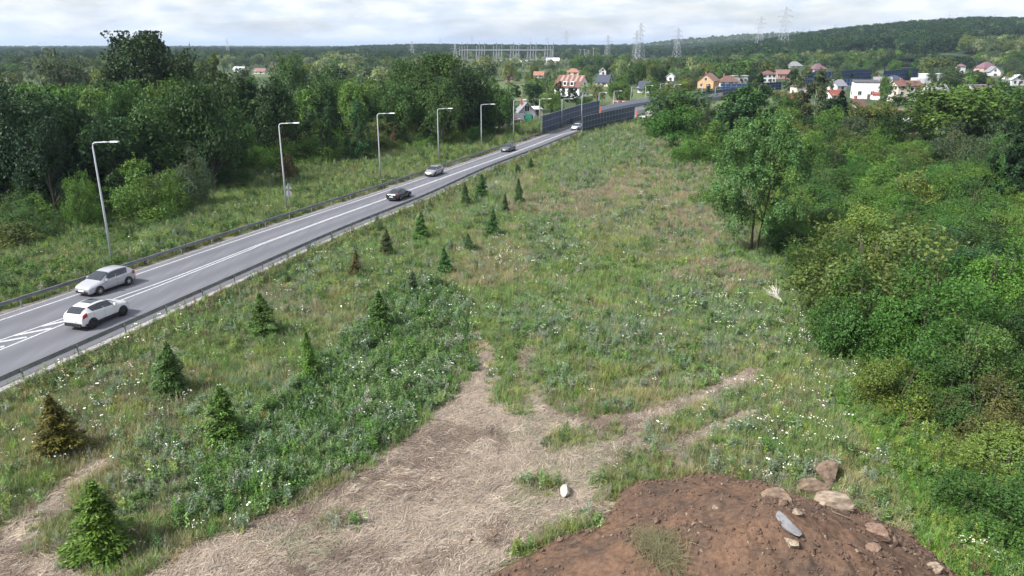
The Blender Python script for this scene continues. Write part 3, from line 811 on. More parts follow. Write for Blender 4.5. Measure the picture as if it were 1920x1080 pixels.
LIB = {}
def lib(key, shape, seed, nleaf, leaf, asp, droop=0.0, up=.45, flat=.55, r0=.03, stems=1, bark='bark', nl=12, fork=.3):
    me, LB = crown_mesh('crown', shape, seed, nleaf, leaf, asp, droop, up, flat)
    LIB[key] = (me, trunk_mesh('trunk', LB, asp, r0, stems, seed, bark, nl, fork))
for k in range(4): lib('round%d' % k, 'round', 20 + k, 15000, .034, (1, 1.15))
lib('oak', 'wide', 31, 40000, .028, (1, 1.0), r0=.045)
for k in range(3): lib('tall%d' % k, 'tall', 40 + k, 13000, .05, (1, 1.9), up=.3)
lib('column', 'column', 47, 6000, .07, (1, 2.4), up=.3)
for k in range(3): lib('willow%d' % k, 'round', 50 + k, 9000, .05, (1, .95), droop=.12, up=.2)
lib('birch', 'birch', 61, 17000, .042, (1, 1.3), droop=.08, up=.2, r0=.02, bark='birch_bark', nl=2)
lib('robinia', 'feather', 69, 56000, .0195, (1, 1.25), droop=.03, up=.6, flat=.6, r0=.011, stems=3, nl=30, fork=.3)
for k in range(5): lib('shrub%d' % k, 'shrub', 70 + k, 27000, .0215, (1, .82), up=.5, flat=.6, r0=.012, stems=4, nl=12, fork=.1)
for k in range(3): lib('bush%d' % k, 'shrub', 80 + k, 8000, .036, (1, .8), up=.5, r0=.012, stems=3, nl=9, fork=.1)
for k in range(2):
    LIB['spruce%d' % k] = cone_mesh('foliage', 90 + k, 120, 100, (1, 1.75), .085)
LIB['spruce_slim'] = cone_mesh('foliage', 93, 160, 70, (1, 2.6), .095)
LIB['conifer'] = cone_mesh('foliage', 95, 130, 60, (1, 2.4), .12)
LIB['pine_lo'] = cone_mesh('foliage', 97, 40, 16, (1, 2.0), .26)
me_lo = [crown_mesh('crown', 'lo_round', 110 + k, 1500, .085, (1, 1.1))[0] for k in range(3)]

GREENS = {
    'dark':   (.026, .064, .018), 'deep': (.018, .05, .02), 'mid': (.052, .118, .03), 'fresh': (.08, .165, .032),
    'lime':   (.118, .188, .042), 'olive': (.088, .128, .034), 'grey': (.066, .108, .056), 'pale': (.18, .24, .115),
    'silver': (.15, .19, .13), 'brown': (.1, .068, .035), 'bright': (.055, .142, .03), 'teal': (.036, .098, .036)}
def vary(col, a=.14):
    f = 1 + random.uniform(-a, a)
    return tuple(max(.005, c_ * f * (1 + random.uniform(-a, a) * .5)) for c_ in col) + (1.0,)
def tree(name, kind, x, y, wd, ht, col, label, cat='tree', group=None, rz=None, crown='crown', trunk='trunk', z=None):
    cm, tm = LIB[kind]
    if z is None:
        z = float(gz(x, y)) - .05
        if kind[:4] in ('roun', 'will', 'tall'): z -= .13 * ht; ht *= 1.13
    rt = empty(name, (x, y, z), random.uniform(0, 6.28) if rz is None else rz)
    rt.scale = (wd, wd, ht)
    c_ = link(crown, cm, None, rt); c_.color = vary(GREENS[col]) if isinstance(col, str) else (*col, 1)
    link(trunk, tm, None, rt)
    return tag(rt, label, cat, group)
def tree_px(name, kind, px, top, Y_, wpx, col, label, cat='tree', group=None, **kw):
    """a tree whose axis shows at column px, whose top shows at row top, standing at distance Y_"""
    x_, y_, zt = atY(px, top, Y_)
    sc = Y_ / ray(px, top)[1] / F
    z0 = float(gz(x_, Y_)) - .05
    return tree(name, kind, x_, Y_, wpx * sc, max(1.0, zt - z0), col, label, cat, group, **kw)
FOOT = []   # (px0, py0, px1, py1, Y) screen boxes of things that loose trees must not stand in front of
def blocked(x, y, wd, ht):
    a = proj(x - wd / 2, y, 0); b = proj(x + wd / 2, y, ht)
    for f in FOOT:
        if y < f[4] and b[0] > f[0] and a[0] < f[2] and a[1] > f[1] and b[1] < f[3]: return True
    return False
# ------------------------------------------------------------------ houses of the village
def cmat(key, col, rough=.85, noise=.18, ns=1.2):
    k = 'c_' + key
    if k not in M: M[k] = simple(key, col, rough, noise=noise, nscale=ns)
    return M[k]
WALL = {'white': (.68, .69, .7), 'cream': (.66, .6, .48), 'grey': (.42, .41, .42), 'orange': (.55, .33, .17), 'beige': (.58, .5, .4), 'pink': (.5, .33, .29), 'tan': (.42, .27, .2), 'mauve': (.45, .36, .4), 'brick': (.33, .13, .09)}
ROOF = {'red': (.145, .07, .06), 'orange': (.29, .14, .095), 'brown': (.13, .075, .06), 'grey': (.22, .22, .245), 'navy': (.045, .055, .085), 'dark': (.08, .08, .09), 'mauve': (.16, .09, .11), 'pinkred': (.22, .12, .108), 'pale': (.55, .56, .6), 'brightred': (.23, .06, .045), 'white': (.7, .7, .72)}
M['win_frame'] = simple('window_frame', (.7, .7, .7), .6)
def house(px, py, wpx, dpx, hpx, rot, wall, roof, kind, label, ridge=.0, win=(3, 2), chim=1, extras=None, z=None, Y_=None, name='house'):
    """px,py: middle of the visible foot; wpx: length along the front; dpx: depth; hpx: eaves height; ridge: ridge height above eaves, in pixels there"""
    x, y = G(px, py) if Y_ is None else atY(px, py, Y_)[:2]
    for _ in range(4):
        zz = float(gz(x, y)); x, y = G(px, py, zz)
    sc = math.hypot(x, y) / F / math.cos(math.atan2(x, y)) * 1.0
    sc = y / ray(px, py)[1] / F
    W, Dp, Hh, Rg = wpx * sc, dpx * sc, hpx * sc, ridge * sc
    rt = empty(name, (x, y, zz), R(rot))
    wm = cmat('wall_' + wall, WALL[wall]); rm = cmat('roof_' + roof, ROOF[roof], .8, .3, 1.5)
    # front face is local -Y; the house stands behind it
    y0, y1 = 0, Dp
    mb = MB()
    mb.box((0, Dp / 2, Hh / 2 - .4), (W, Dp, Hh + .8))
    if kind == 'gable':       # ridge along X
        mb.add([(-W / 2, 0, Hh), (-W / 2, Dp, Hh), (-W / 2, Dp / 2, Hh + Rg - .12), (W / 2, 0, Hh), (W / 2, Dp, Hh), (W / 2, Dp / 2, Hh + Rg - .12)], [(0, 2, 1), (3, 4, 5), (0, 3, 5, 2), (1, 2, 5, 4)])
    elif kind == 'gable_front':   # ridge along Y, gable towards the viewer
        mb.add([(-W / 2, 0, Hh), (W / 2, 0, Hh), (0, 0, Hh + Rg - .12), (-W / 2, Dp, Hh), (W / 2, Dp, Hh), (0, Dp, Hh + Rg - .12)], [(0, 1, 2), (3, 5, 4), (0, 2, 5, 3), (1, 4, 5, 2)])
    mb.build('wall', wm, rt)
    ov = .45; th = .22
    rf = MB()
    if kind == 'gable':
        for s_ in (0, 1):
            ye = -ov if s_ == 0 else Dp + ov; ze = Hh - ov * Rg / (Dp / 2)
            a = [(-W / 2 - ov, ye, ze), (W / 2 + ov, ye, ze), (W / 2 + ov, Dp / 2, Hh + Rg), (-W / 2 - ov, Dp / 2, Hh + Rg)]
            rf.add(a + [(p_[0], p_[1], p_[2] + th) for p_ in a], [(0, 1, 2, 3), (7, 6, 5, 4), (0, 4, 5, 1), (1, 5, 6, 2), (2, 6, 7, 3), (3, 7, 4, 0)])
    elif kind == 'gable_front':
        for s_ in (-1, 1):
            xe = s_ * (W / 2 + ov); ze = Hh - ov * Rg / (W / 2)
            a = [(xe, -ov, ze), (xe, Dp + ov, ze), (0, Dp + ov, Hh + Rg), (0, -ov, Hh + Rg)]
            rf.add(a + [(p_[0], p_[1], p_[2] + th) for p_ in a], [(0, 1, 2, 3), (7, 6, 5, 4), (0, 4, 5, 1), (1, 5, 6, 2), (2, 6, 7, 3), (3, 7, 4, 0)])
    elif kind == 'hip':
        k = min(W, Dp) * .46
        a = [(-W / 2 - ov, -ov, Hh), (W / 2 + ov, -ov, Hh), (W / 2 + ov, Dp + ov, Hh), (-W / 2 - ov, Dp + ov, Hh), (-W / 2 + k, Dp / 2, Hh + Rg), (W / 2 - k, Dp / 2, Hh + Rg)]
        rf.add(a, [(0, 3, 2, 1), (0, 1, 5, 4), (2, 3, 4, 5), (1, 2, 5), (3, 0, 4)])
    elif kind == 'mono':
        a = [(-W / 2 - .2, -.2, Hh + .01), (W / 2 + .2, -.2, Hh + .01), (W / 2 + .2, Dp + .2, Hh + Rg), (-W / 2 - .2, Dp + .2, Hh + Rg)]
        rf.add(a + [(p_[0], p_[1], p_[2] + th) for p_ in a], [(0, 1, 2, 3), (7, 6, 5, 4), (0, 4, 5, 1), (1, 5, 6, 2), (2, 6, 7, 3), (3, 7, 4, 0)])
    else:
        rf.box((0, Dp / 2, Hh + .16), (W + .7, Dp + .7, .3))
    ro = rf.build('roof', rm, rt)
    for c_ in range(chim):
        cx = (-.22 + .5 * c_) * W
        cz = Hh + Rg * (.95 if kind != 'flat' else 1)
        MB().box((cx, Dp * .56, cz + .35), (.6, .6, 1.7)).build('chimney', cmat('wall_brick', WALL['brick']), ro)
    # windows on the front and both ends: each its own part with a pane
    fm = MB(); ww, wh = 1.3, 1.4
    fm.box((0, 0, wh / 2), (ww + .2, .1, wh + .2)); fme = fm.mesh('window'); fme.materials.append(M['win_frame'])
    pm = MB().box((-.32, -.056, wh / 2), (.56, .03, wh)).box((.32, -.056, wh / 2), (.56, .03, wh)).mesh('pane'); pm.materials.append(M['glass'])
    def window(lx, ly, lz, rz):
        f = link('window', fme, None, rt, (lx, ly, lz), (0, 0, rz)); link('pane', pm, None, f)
    nx_, nz = win
    for j in range(nz):
        lz = Hh * (j + .28) / max(nz, 1)
        for i in range(nx_):
            window(-W / 2 + W * (i + .5) / nx_, -.03, lz, 0)
        for i in range(max(1, nx_ - 1)):
            ly = Dp * (i + .5) / max(1, nx_ - 1)
            window(-W / 2 - .03, ly, lz, -math.pi / 2); window(W / 2 + .03, ly, lz, math.pi / 2)
    if kind == 'gable_front' and Rg > 2: window(0, -.03, Hh + .15, 0)
    if kind == 'gable' and Rg > 2: window(-W / 2 - .03, Dp / 2, Hh + .15, -math.pi / 2); window(W / 2 + .03, Dp / 2, Hh + .15, math.pi / 2)
    MB().box((W * .12, -.04, 1.05), (1.0, .1, 2.1)).build('door', cmat('door', (.12, .07, .05)), rt)
    if extras: extras(rt, ro, W, Dp, Hh, Rg)
    tag(rt, label, 'house' if name == 'house' else name.replace('_', ' '))
    half = max(W, Dp) * .5 / sc
    FOOT.append((px - half * .8, py - hpx - ridge, px + half * .8, py - hpx * .25, y))
    return rt
def ex_strips(rt, ro, W, Dp, Hh, Rg):     # pale roof lights and a dormer on the big white house
    for k in range(5):
        a, b = (-.38 + .19 * k) * W, (-.38 + .19 * k + .1) * W
        def pt(x_, t_): return (x_, -.45 + (Dp / 2 + .45) * t_, Hh - .45 * Rg / (Dp / 2) + (Rg + .45 * Rg / (Dp / 2)) * t_ + .27)
        q = [pt(a, .5), pt(b, .5), pt(b, .98), pt(a, .98)]
        MB().add(q + [(p_[0], p_[1], p_[2] - .05) for p_ in q], [(0, 1, 2, 3), (0, 4, 5, 1), (1, 5, 6, 2), (2, 6, 7, 3), (3, 7, 4, 0)]).build('roof_panel', cmat('roof_panel', (.27, .185, .16)), ro)
    for k in (-.08, .2):
        dm = MB().box((W * k, Dp * .16, Hh + Rg * .28), (1.7, Dp * .3, 1.7)).build('dormer', cmat('wall_white', WALL['white']), ro)
        MB().box((W * k, Dp * .16 - Dp * .15 - .05, Hh + Rg * .3), (1.1, .08, 1.1)).build('pane', M['glass'], dm)
def ex_balcony(rt, ro, W, Dp, Hh, Rg):
    red = cmat('balcony_red', (.36, .1, .1)); wh = cmat('wall_white', WALL['white'])
    for j in (0, 1):
        z_ = Hh * (.12 + .44 * j)
        MB().box((W * .18, -.06, z_ + Hh * .2), (W * .5, .06, Hh * .4)).build('wall_panel', red, rt)
        b = MB().box((W * .2, -.85, z_), (W * .56, 1.6, .18)).build('balcony', wh, rt)
        MB().box((W * .2, -1.6, z_ + .55), (W * .56, .08, .9)).build('balustrade', wh, b)
        for k in (.06, .26):
            f = MB().box((W * k, -.12, z_ + 1.5), (1.7, .08, 1.5)).build('window', M['win_frame'], rt); MB().box((W * k, -.17, z_ + 1.5), (1.4, .04, 1.2)).build('pane', M['glass'], f)
def ex_annex(rt, ro, W, Dp, Hh, Rg):
    MB().box((W * .36, -1.6, Hh * .14), (W * .3, 3, Hh * .32)).build('porch', cmat('wall_white', WALL['white']), rt)
    MB().add([(W * .2, -3.3, Hh * .31), (W * .53, -3.3, Hh * .31), (W * .53, 0, Hh * .43), (W * .2, 0, Hh * .43), (W * .2, -3.3, Hh * .34), (W * .53, -3.3, Hh * .34), (W * .53, 0, Hh * .46), (W * .2, 0, Hh * .46)],
             [(0, 3, 2, 1), (4, 5, 6, 7), (0, 1, 5, 4), (1, 2, 6, 5), (3, 0, 4, 7)]).build('porch_roof', cmat('roof_brightred', ROOF['brightred'], .8, .3, 1.5), rt)
def ex_wing(rt, ro, W, Dp, Hh, Rg):
    MB().box((-W * .72, Dp * .4, Hh * .28), (W * .6, Dp * .8, Hh * .62)).build('wing', cmat('wall_white', WALL['white']), rt)
def ex_gate(rt, ro, W, Dp, Hh, Rg):
    MB().box((W * .1, -.09, 1.4), (1.9, .12, 2.6)).build('garage_door', cmat('green_door', (.04, .3, .2)), rt)
house(1062, 182, 52, 44, 19, -32, 'white', 'red', 'gable', 'large white house with long red roof and pale roof panels beside the road', 19, (4, 2), 1, ex_strips)
house(1322, 166, 30, 38, 14, -30, 'orange', 'pinkred', 'gable_front', 'orange gabled house with pinkish roof above the bridge', 12, (2, 1), 1)
house(988, 232, 30, 30, 22, 12, 'grey', 'grey', 'gable_front', 'weathered grey gabled house with green garage door near the left barrier', 16, (2, 1), 1, ex_gate)
house(962, 236, 36, 26, 12, 6, 'mauve', 'dark', 'gable', 'low grey outbuilding with dark roof left of the grey gabled house', 9, (2, 1), 0)
house(1007, 218, 22, 18, 12, 20, 'cream', 'pale', 'mono', 'small cream shed right of the grey gabled house', 4, (1, 1), 0, name='shed')
house(1622, 187, 44, 30, 31, -14, 'white', 'dark', 'mono', 'bright white boxy house with two small windows and red porch roof', 3, (2, 1), 0, ex_annex)
house(1655, 165, 30, 26, 10, -14, 'white', 'grey', 'gable', 'grey pitched roof rising behind the white boxy house', 9, (2, 1), 1)
house(1703, 192, 48, 30, 30, 8, 'beige', 'red', 'gable', 'three-storey beige house with brick red roof and red balconies', 8, (3, 3), 1, ex_balcony)
house(1502, 180, 22, 22, 17, 10, 'cream', 'red', 'hip', 'small cream house with red hip roof left of the birch', 6, (1, 1), 0)
house(1488, 192, 42, 22, 6, 8, 'cream', 'brightred', 'gable', 'low building with bright red roof below the cream house', 9, (2, 1), 0)
house(1570, 186, 26, 26, 7, 16, 'white', 'brightred', 'gable', 'sliver of bright red roof between birch and white house', 9, (2, 1), 0)
house(1750, 156, 34, 22, 16, 6, 'white', 'white', 'flat', 'modern white flat-roofed house with a lower wing', 0, (3, 1), 0, ex_wing)
house(1856, 138, 30, 24, 10, 14, 'pink', 'mauve', 'hip', 'pinkish house with purple hip roof on the far right slope', 11, (2, 1), 0)
house(1864, 145, 20, 22, 10, -10, 'white', 'grey', 'gable_front', 'white gabled house in front of the purple-roofed house', 9, (1, 1), 0)
house(1442, 155, 25, 24, 15, 4, 'white', 'red', 'hip', 'white two-storey house with red hip roof behind the blue barrier', 7, (3, 2), 0)
house(1470, 148, 26, 20, 9, 6, 'pink', 'pinkred', 'gable', 'low house with long reddish roof right of the white hip-roofed house', 7, (2, 1), 0)
house(1538, 138, 26, 20, 8, 8, 'mauve', 'mauve', 'hip', 'mauve hip-roofed house below the wooded hill', 10, (2, 1), 0)
house(1493, 128, 26, 18, 4, 8, 'cream', 'grey', 'hip', 'grey hip roof among trees left of the mauve house', 8, (2, 1), 0)
house(1368, 162, 36, 28, 8, 0, 'white', 'brown', 'hip', 'white bungalow with brown hip roof right of the orange house', 11, (3, 1), 1)
house(1388, 156, 28, 18, 13, 4, 'grey', 'pale', 'flat', 'blue-grey flat-roofed house behind the brown-roofed bungalow', 0, (3, 1), 0)
house(1128, 162, 24, 26, 8, -30, 'cream', 'navy', 'gable', 'house with dark blue roof right of the big white house', 12, (2, 1), 1)
house(1206, 174, 22, 24, 8, -28, 'white', 'navy', 'gable', 'small white house under a dark navy roof near the bridge', 12, (2, 1), 0)
house(1074, 141, 24, 16, 5, -12, 'cream', 'orange', 'hip', 'orange roof behind the big white house', 7, (2, 1), 0)
house(1010, 146, 18, 14, 5, -8, 'white', 'orange', 'gable', 'small orange roof among trees left of the big white house', 6, (2, 1), 0)
house(1130, 141, 12, 16, 7, -6, 'white', 'pale', 'gable_front', 'tiny white gabled house in the middle distance', 6, (1, 1), 0)
house(1256, 152, 14, 18, 8, -24, 'white', 'pale', 'gable_front', 'small white gable left of the orange house', 6, (1, 1), 0)
house(1160, 199, 28, 18, 3, -28, 'cream', 'red', 'gable', 'low red roof just behind the bridge parapet', 6, (2, 1), 0)
house(1578, 170, 26, 26, 9, 30, 'white', 'grey', 'gable', 'grey sloping roof left of the white boxy house', 10, (1, 1), 0)
house(1762, 180, 40, 28, 9, 16, 'cream', 'grey', 'gable', 'broad grey roof right of the balcony house', 12, (2, 1), 0)
house(1838, 172, 42, 20, 11, 6, 'white', 'grey', 'flat', 'white house with grey flat roof among dark trees on the right', 0, (2, 1), 0)
house(1846, 178, 34, 22, 6, 8, 'brick', 'red', 'hip', 'low red hip roof in front of the grey flat-roofed house', 10, (2, 1), 0)
house(1908, 160, 26, 24, 11, 6, 'white', 'pale', 'gable_front', 'white gabled house at the right edge of the village', 8, (2, 1), 0)
house(1690, 224, 30, 18, 16, 4, 'tan', 'pinkred', 'flat', 'tan box-shaped building above grey corrugated roofs', 0, (0, 0), 0)
house(1708, 252, 34, 26, 22, 12, 'grey', 'pale', 'mono', 'grey corrugated shed below the tan building', 4, (0, 0), 0, name='shed')
house(1612, 226, 24, 22, 26, 24, 'mauve', 'brown', 'gable', 'old dark house with brown roof half hidden by conifers', 11, (2, 2), 1)
house(1680, 156, 28, 20, 6, 4, 'white', 'navy', 'hip', 'navy hip roof behind the balcony house', 8, (2, 1), 0)
house(1803, 140, 11, 14, 15, 4, 'white', 'mauve', 'hip', 'narrow white house right of the dark round grove', 5, (1, 1), 0)
house(1815, 284, 50, 22, 6, 2, 'brick', 'dark', 'flat', 'dark-roofed garden shed in the thicket on the right', 0, (0, 0), 0, name='shed')
house(486, 138, 22, 12, 4, -10, 'white', 'pinkred', 'gable', 'far pale house with red roof beyond the left wood', 5, (2, 1), 0)
house(447, 135, 20, 12, 5, -10, 'white', 'pale', 'gable', 'far pale grey-roofed house beyond the left wood', 4, (2, 1), 0)
house(953, 152, 16, 14, 5, -10, 'pink', 'pinkred', 'gable', 'pinkish roof behind the tall round trees', 5, (1, 1), 0)
house(1152, 106, 10, 8, 3, 0, 'white', 'white', 'gable', 'far white shed below the forest', 2, (1, 1), 0, name='shed')
house(1036, 118, 24, 14, 4, -6, 'cream', 'pale', 'gable', 'long pale hall with light roof beside the substation', 5, (3, 1), 0, name='hall')

# ------------------------------------------------------------------ pylons and substation
def pylon_mesh(h, kind, th):
    mb = MB()
    def lev(z):
        if kind == 'delta': return .12 * h * (1 - z) + (.02 * h if z < .62 else .02 * h)
        return .105 * h * (1 - z) ** 1.15 + .014 * h
    zs = [0, .14, .27, .39, .5, .6, .69, .77, .85, .93, 1.0]
    if kind == 'delta': zs = [0, .16, .3, .43, .54, .62]
    for a in range(len(zs) - 1):
        w0, w1 = lev(zs[a]) , lev(zs[a + 1])
        c0 = [(-w0, -w0), (w0, -w0), (w0, w0), (-w0, w0)]; c1 = [(-w1, -w1), (w1, -w1), (w1, w1), (-w1, w1)]
        for k in range(4):
            k2 = (k + 1) % 4
            mb.bar((*c0[k], zs[a] * h), (*c1[k], zs[a + 1] * h), th)
            mb.bar((*c0[k], zs[a] * h), (*c1[k2], zs[a + 1] * h), th * .6)
            mb.bar((*c0[k2], zs[a] * h), (*c1[k], zs[a + 1] * h), th * .6)
            mb.bar((*c1[k], zs[a + 1] * h), (*c1[k2], zs[a + 1] * h), th * .6)
    body = mb
    arms = []
    if kind == 'delta':
        ar = MB(); b = lev(.62)
        for s_ in (-1, 1):
            ar.bar((s_ * b, 0, .62 * h), (s_ * .2 * h, 0, .86 * h), th); ar.bar((0, 0, .62 * h), (s_ * .17 * h, 0, .86 * h), th * .7)
            ar.bar((s_ * .2 * h, 0, .86 * h), (s_ * .25 * h, 0, 1.0 * h), th * .7); ar.bar((s_ * .13 * h, 0, .86 * h), (s_ * .25 * h, 0, 1.0 * h), th * .7)
        arms.append(ar); ar = MB()
        ar.bar((-.32 * h, 0, .86 * h), (.32 * h, 0, .86 * h), th); ar.bar((-.32 * h, 0, .86 * h), (0, 0, .9 * h), th * .7); ar.bar((.32 * h, 0, .86 * h), (0, 0, .9 * h), th * .7)
        for k in range(-5, 6): ar.bar((k * .06 * h, 0, .86 * h), ((k + .5) * .05 * h, 0, .89 * h), th * .5)
        arms.append(ar)
    else:
        for z, l in ((.66, .15), (.78, .19), (.9, .14)):
            ar = MB()
            for s_ in (-1, 1):
                for q in (-1, 1):
                    b = lev(z)
                    ar.bar((s_ * b, q * b, z * h), (s_ * l * h, 0, z * h + .01 * h), th * .7); ar.bar((s_ * b, q * b, (z + .045) * h), (s_ * l * h, 0, z * h + .01 * h), th * .7)
                ar.bar((s_ * l * h, 0, z * h), (s_ * l * h, 0, (z - .035) * h), th * .8)
            arms.append(ar)
    me = body.mesh('tower'); me.materials.append(M['lattice'])
    am = [a_.mesh('crossarm') for a_ in arms]
    for q in am: q.materials.append(M['lattice'])
    return me, am
PYL = {'std': pylon_mesh(45, 'std', .135), 'delta': pylon_mesh(45, 'delta', .16)}
def pylon(px, top, Y_, kind, rz, label, base=None):
    x_, y_, zt = atY(px, top, Y_); z0 = float(gz(x_, y_))
    rt = empty('power_pylon', (x_, y_, z0), R(rz)); s_ = (zt - z0) / 45; rt.scale = (s_ if s_ > .6 else .6, s_ if s_ > .6 else .6, s_)
    link('tower', PYL[kind][0], None, rt)
    for a_ in PYL[kind][1]: link('crossarm', a_, None, rt)
    return tag(rt, label, 'pylon', 'power pylons on the skyline')
for a_ in ((772, 77, 760, 'std', 20, 'pale lattice pylon left of the substation above the round trees'),
           (853, 83, 820, 'std', 20, 'lattice pylon at the left end of the substation'),
           (1140, 66, 840, 'std', 30, 'lattice pylon right of the substation in front of dark forest'),
           (1194, 58, 820, 'std', 40, 'shorter of the two overlapping pylons left of the pale hill'),
           (1202, 43, 1100, 'std', 40, 'taller faint pylon behind its twin left of the pale hill'),
           (1272, 52, 760, 'std', 30, 'lattice pylon against the pale far hill'),
           (1428, 30, 1150, 'std', 10, 'tall pylon on the skyline left of the tallest one'),
           (1475, 12, 1000, 'std', 10, 'tallest pylon, standing at the left foot of the wooded hill'),
           (1512, 52, 1700, 'delta', 5, 'low wide-armed pylon peeping over the left shoulder of the hill'),
           (1540, 53, 1800, 'delta', 5, 'second wide-armed pylon peeping over the hill'),
           (1566, 46, 2000, 'std', 5, 'thin faint pylon above the hill shoulder'),
           (1788, 23, 1650, 'delta', 5, 'wide-armed pylon behind the top of the wooded hill'),
           (1873, 23, 1650, 'delta', 5, 'rightmost wide-armed pylon behind the wooded hill'),
           (78, 77, 1500, 'delta', 10, 'leftmost faint pylon at the horizon'),
           (425, 72, 1300, 'std', 10, 'faint pylon at the horizon right of the big oak'),
           (1062, 57, 1900, 'std', 10, 'faint far pylon above the forest behind the substation'),
           (1026, 69, 2200, 'std', 10, 'very faint short pylon on the skyline above the substation'),
           (995, 72, 2300, 'std', 10, 'faintest pylon on the skyline left of its neighbours'),
           (825, 70, 2100, 'std', 10, 'faint far pylon on the skyline above the substation gantries'),
           (885, 68, 2000, 'std', 10, 'faint skyline pylon over the middle of the substation')):
    pylon(*a_)
sub = empty('substation', (*G(940, 118), 0))
ox, oy = sub.location.x, sub.location.y
for k in range(4):
    for j in range(6):
        px_ = 862 + j * 32 + k * 5; Y_ = 860 + k * 34
        x_, y_, _ = atY(px_, 110, Y_)
        MB().bar((0, 0, 0), (0, 0, 20 + (k % 2) * 4), .34).bar((-2.2, 0, 0), (0, 0, 17), .2).build('mast', cmat('substation_post', (.26, .27, .3)), sub, loc=(x_ - ox, y_ - oy, 0))
        if j < 5:
            x2 = atY(px_ + 32, 110, Y_)[0]
            MB().box(((x2 - x_) / 2, 0, 15.5), (x2 - x_ - .4, .7, .7)).build('gantry_beam', cmat('substation_beam', (.26, .27, .31)), sub, loc=(x_ - ox, y_ - oy, 0))
MB().box((0, 0, 1.7), (46, 7, 3.4)).build('switch_house', cmat('wall_white', WALL['white']), sub, loc=(10, -20, 0))
tag(sub, 'pale electrical substation with rows of masts and gantry beams in the distance', 'substation')
for px_, ty, bY in ((1088, 92, 900), (1096, 92, 900), (1103, 94, 900), (1113, 90, 900), (1035, 94, 850), (1022, 98, 850)):
    x_, y_, zt = atY(px_, ty, bY)
    rt = empty('switchyard_mast', (x_, y_, 0))
    MB().tube([(0, 0, 0), (0, 0, zt)], [.45, .3], 6).build('mast', cmat('substation_post', (.26, .27, .3)), rt)
    MB().box((0, 0, zt - .6), (3.4, .35, .4)).build('crossbar', cmat('substation_post', (.26, .27, .3)), rt)
    tag(rt, 'slender pale mast standing right of the substation', 'mast', 'masts right of the substation')
# ------------------------------------------------------------------ cars
def crom(P, u):
    """Catmull-Rom through rows of P at parameter u"""
    P = np.asarray(P, float); n = len(P); u = min(max(u, 0), n - 1 - 1e-6)
    i = int(u); t = u - i
    p0, p1, p2, p3 = P[max(i - 1, 0)], P[i], P[min(i + 1, n - 1)], P[min(i + 2, n - 1)]
    m1 = (p2 - p0) * .42; m2 = (p3 - p1) * .42
    return (2*t**3-3*t**2+1)*p1 + (t**3-2*t**2+t)*m1 + (-2*t**3+3*t**2)*p2 + (t**3-t**2)*m2
class CarBody:
    # stations: x, bottom, belt, top, half width, roof half width
    def __init__(s, st): s.st = np.array(st, float)
    def sec(s, u):
        x, zb, zbelt, zt, w_, wr = crom(s.st, u)
        return np.array([(x, 0, zb), (x, w_ * .82, zb), (x, w_ * .965, zb + .12), (x, w_, (zb + zbelt) * .5), (x, w_ * .985, zbelt - .07), (x, w_ * .93, zbelt),
                         (x, wr, zbelt + (zt - zbelt) * .9), (x, wr * .78, zt), (x, 0, zt + .012)])
    def pt(s, u, v, side=1, off=0.0):
        p = crom(s.sec(u), v)
        if off:
            a = crom(s.sec(u + .02), v) - crom(s.sec(u - .02), v); b = crom(s.sec(u), v + .02) - crom(s.sec(u), v - .02)
            n_ = np.cross(a, b); l = np.linalg.norm(n_)
            if l > 1e-9:
                n_ = n_ / l
                if n_ @ np.array([0, p[1], p[2] - .7]) < 0 and abs(p[1]) > .05: n_ = -n_
                elif abs(p[1]) <= .05 and n_[2] < 0: n_ = -n_
                p = p + n_ * off
        return (p[0], p[1] * side, p[2])
    def shell(s, nu=44, nv=26):
        n = len(s.st) - 1; vs = []; fs = []
        vv = list(np.linspace(0, 8, nv + 1))
        ring = [(v_, 1) for v_ in vv] + [(v_, -1) for v_ in vv[-2:0:-1]]
        for i in range(nu + 1):
            for v_, sd_ in ring: vs.append(s.pt(n * i / nu, v_, sd_))
        k = len(ring)
        fs = [(i * k + j, i * k + (j + 1) % k, (i + 1) * k + (j + 1) % k, (i + 1) * k + j) for i in range(nu) for j in range(k)]
        fs += [tuple(range(k))[::-1], tuple(nu * k + j for j in range(k))]
        return MB().add(vs, fs)
    def patch(s, u0, u1, v0, v1, side=1, off=.012, nu=6, nv=4, skew=0.0, both=False):
        """a piece of the skin lifted by off: windows, lamps, trim; skew slides the upper edge along the car"""
        mb = MB()
        for sd_ in ((1, -1) if both else (side,)):
            vs = []
            for i in range(nu + 1):
                for j in range(nv + 1):
                    tv = j / nv; vs.append(s.pt(u0 + (u1 - u0) * i / nu + skew * tv, v0 + (v1 - v0) * tv, sd_, off))
            fs = [(i * (nv + 1) + j, (i + 1) * (nv + 1) + j, (i + 1) * (nv + 1) + j + 1, i * (nv + 1) + j + 1) for i in range(nu) for j in range(nv)]
            if sd_ < 0: fs = [f[::-1] for f in fs]
            mb.add(vs, fs)
        return mb
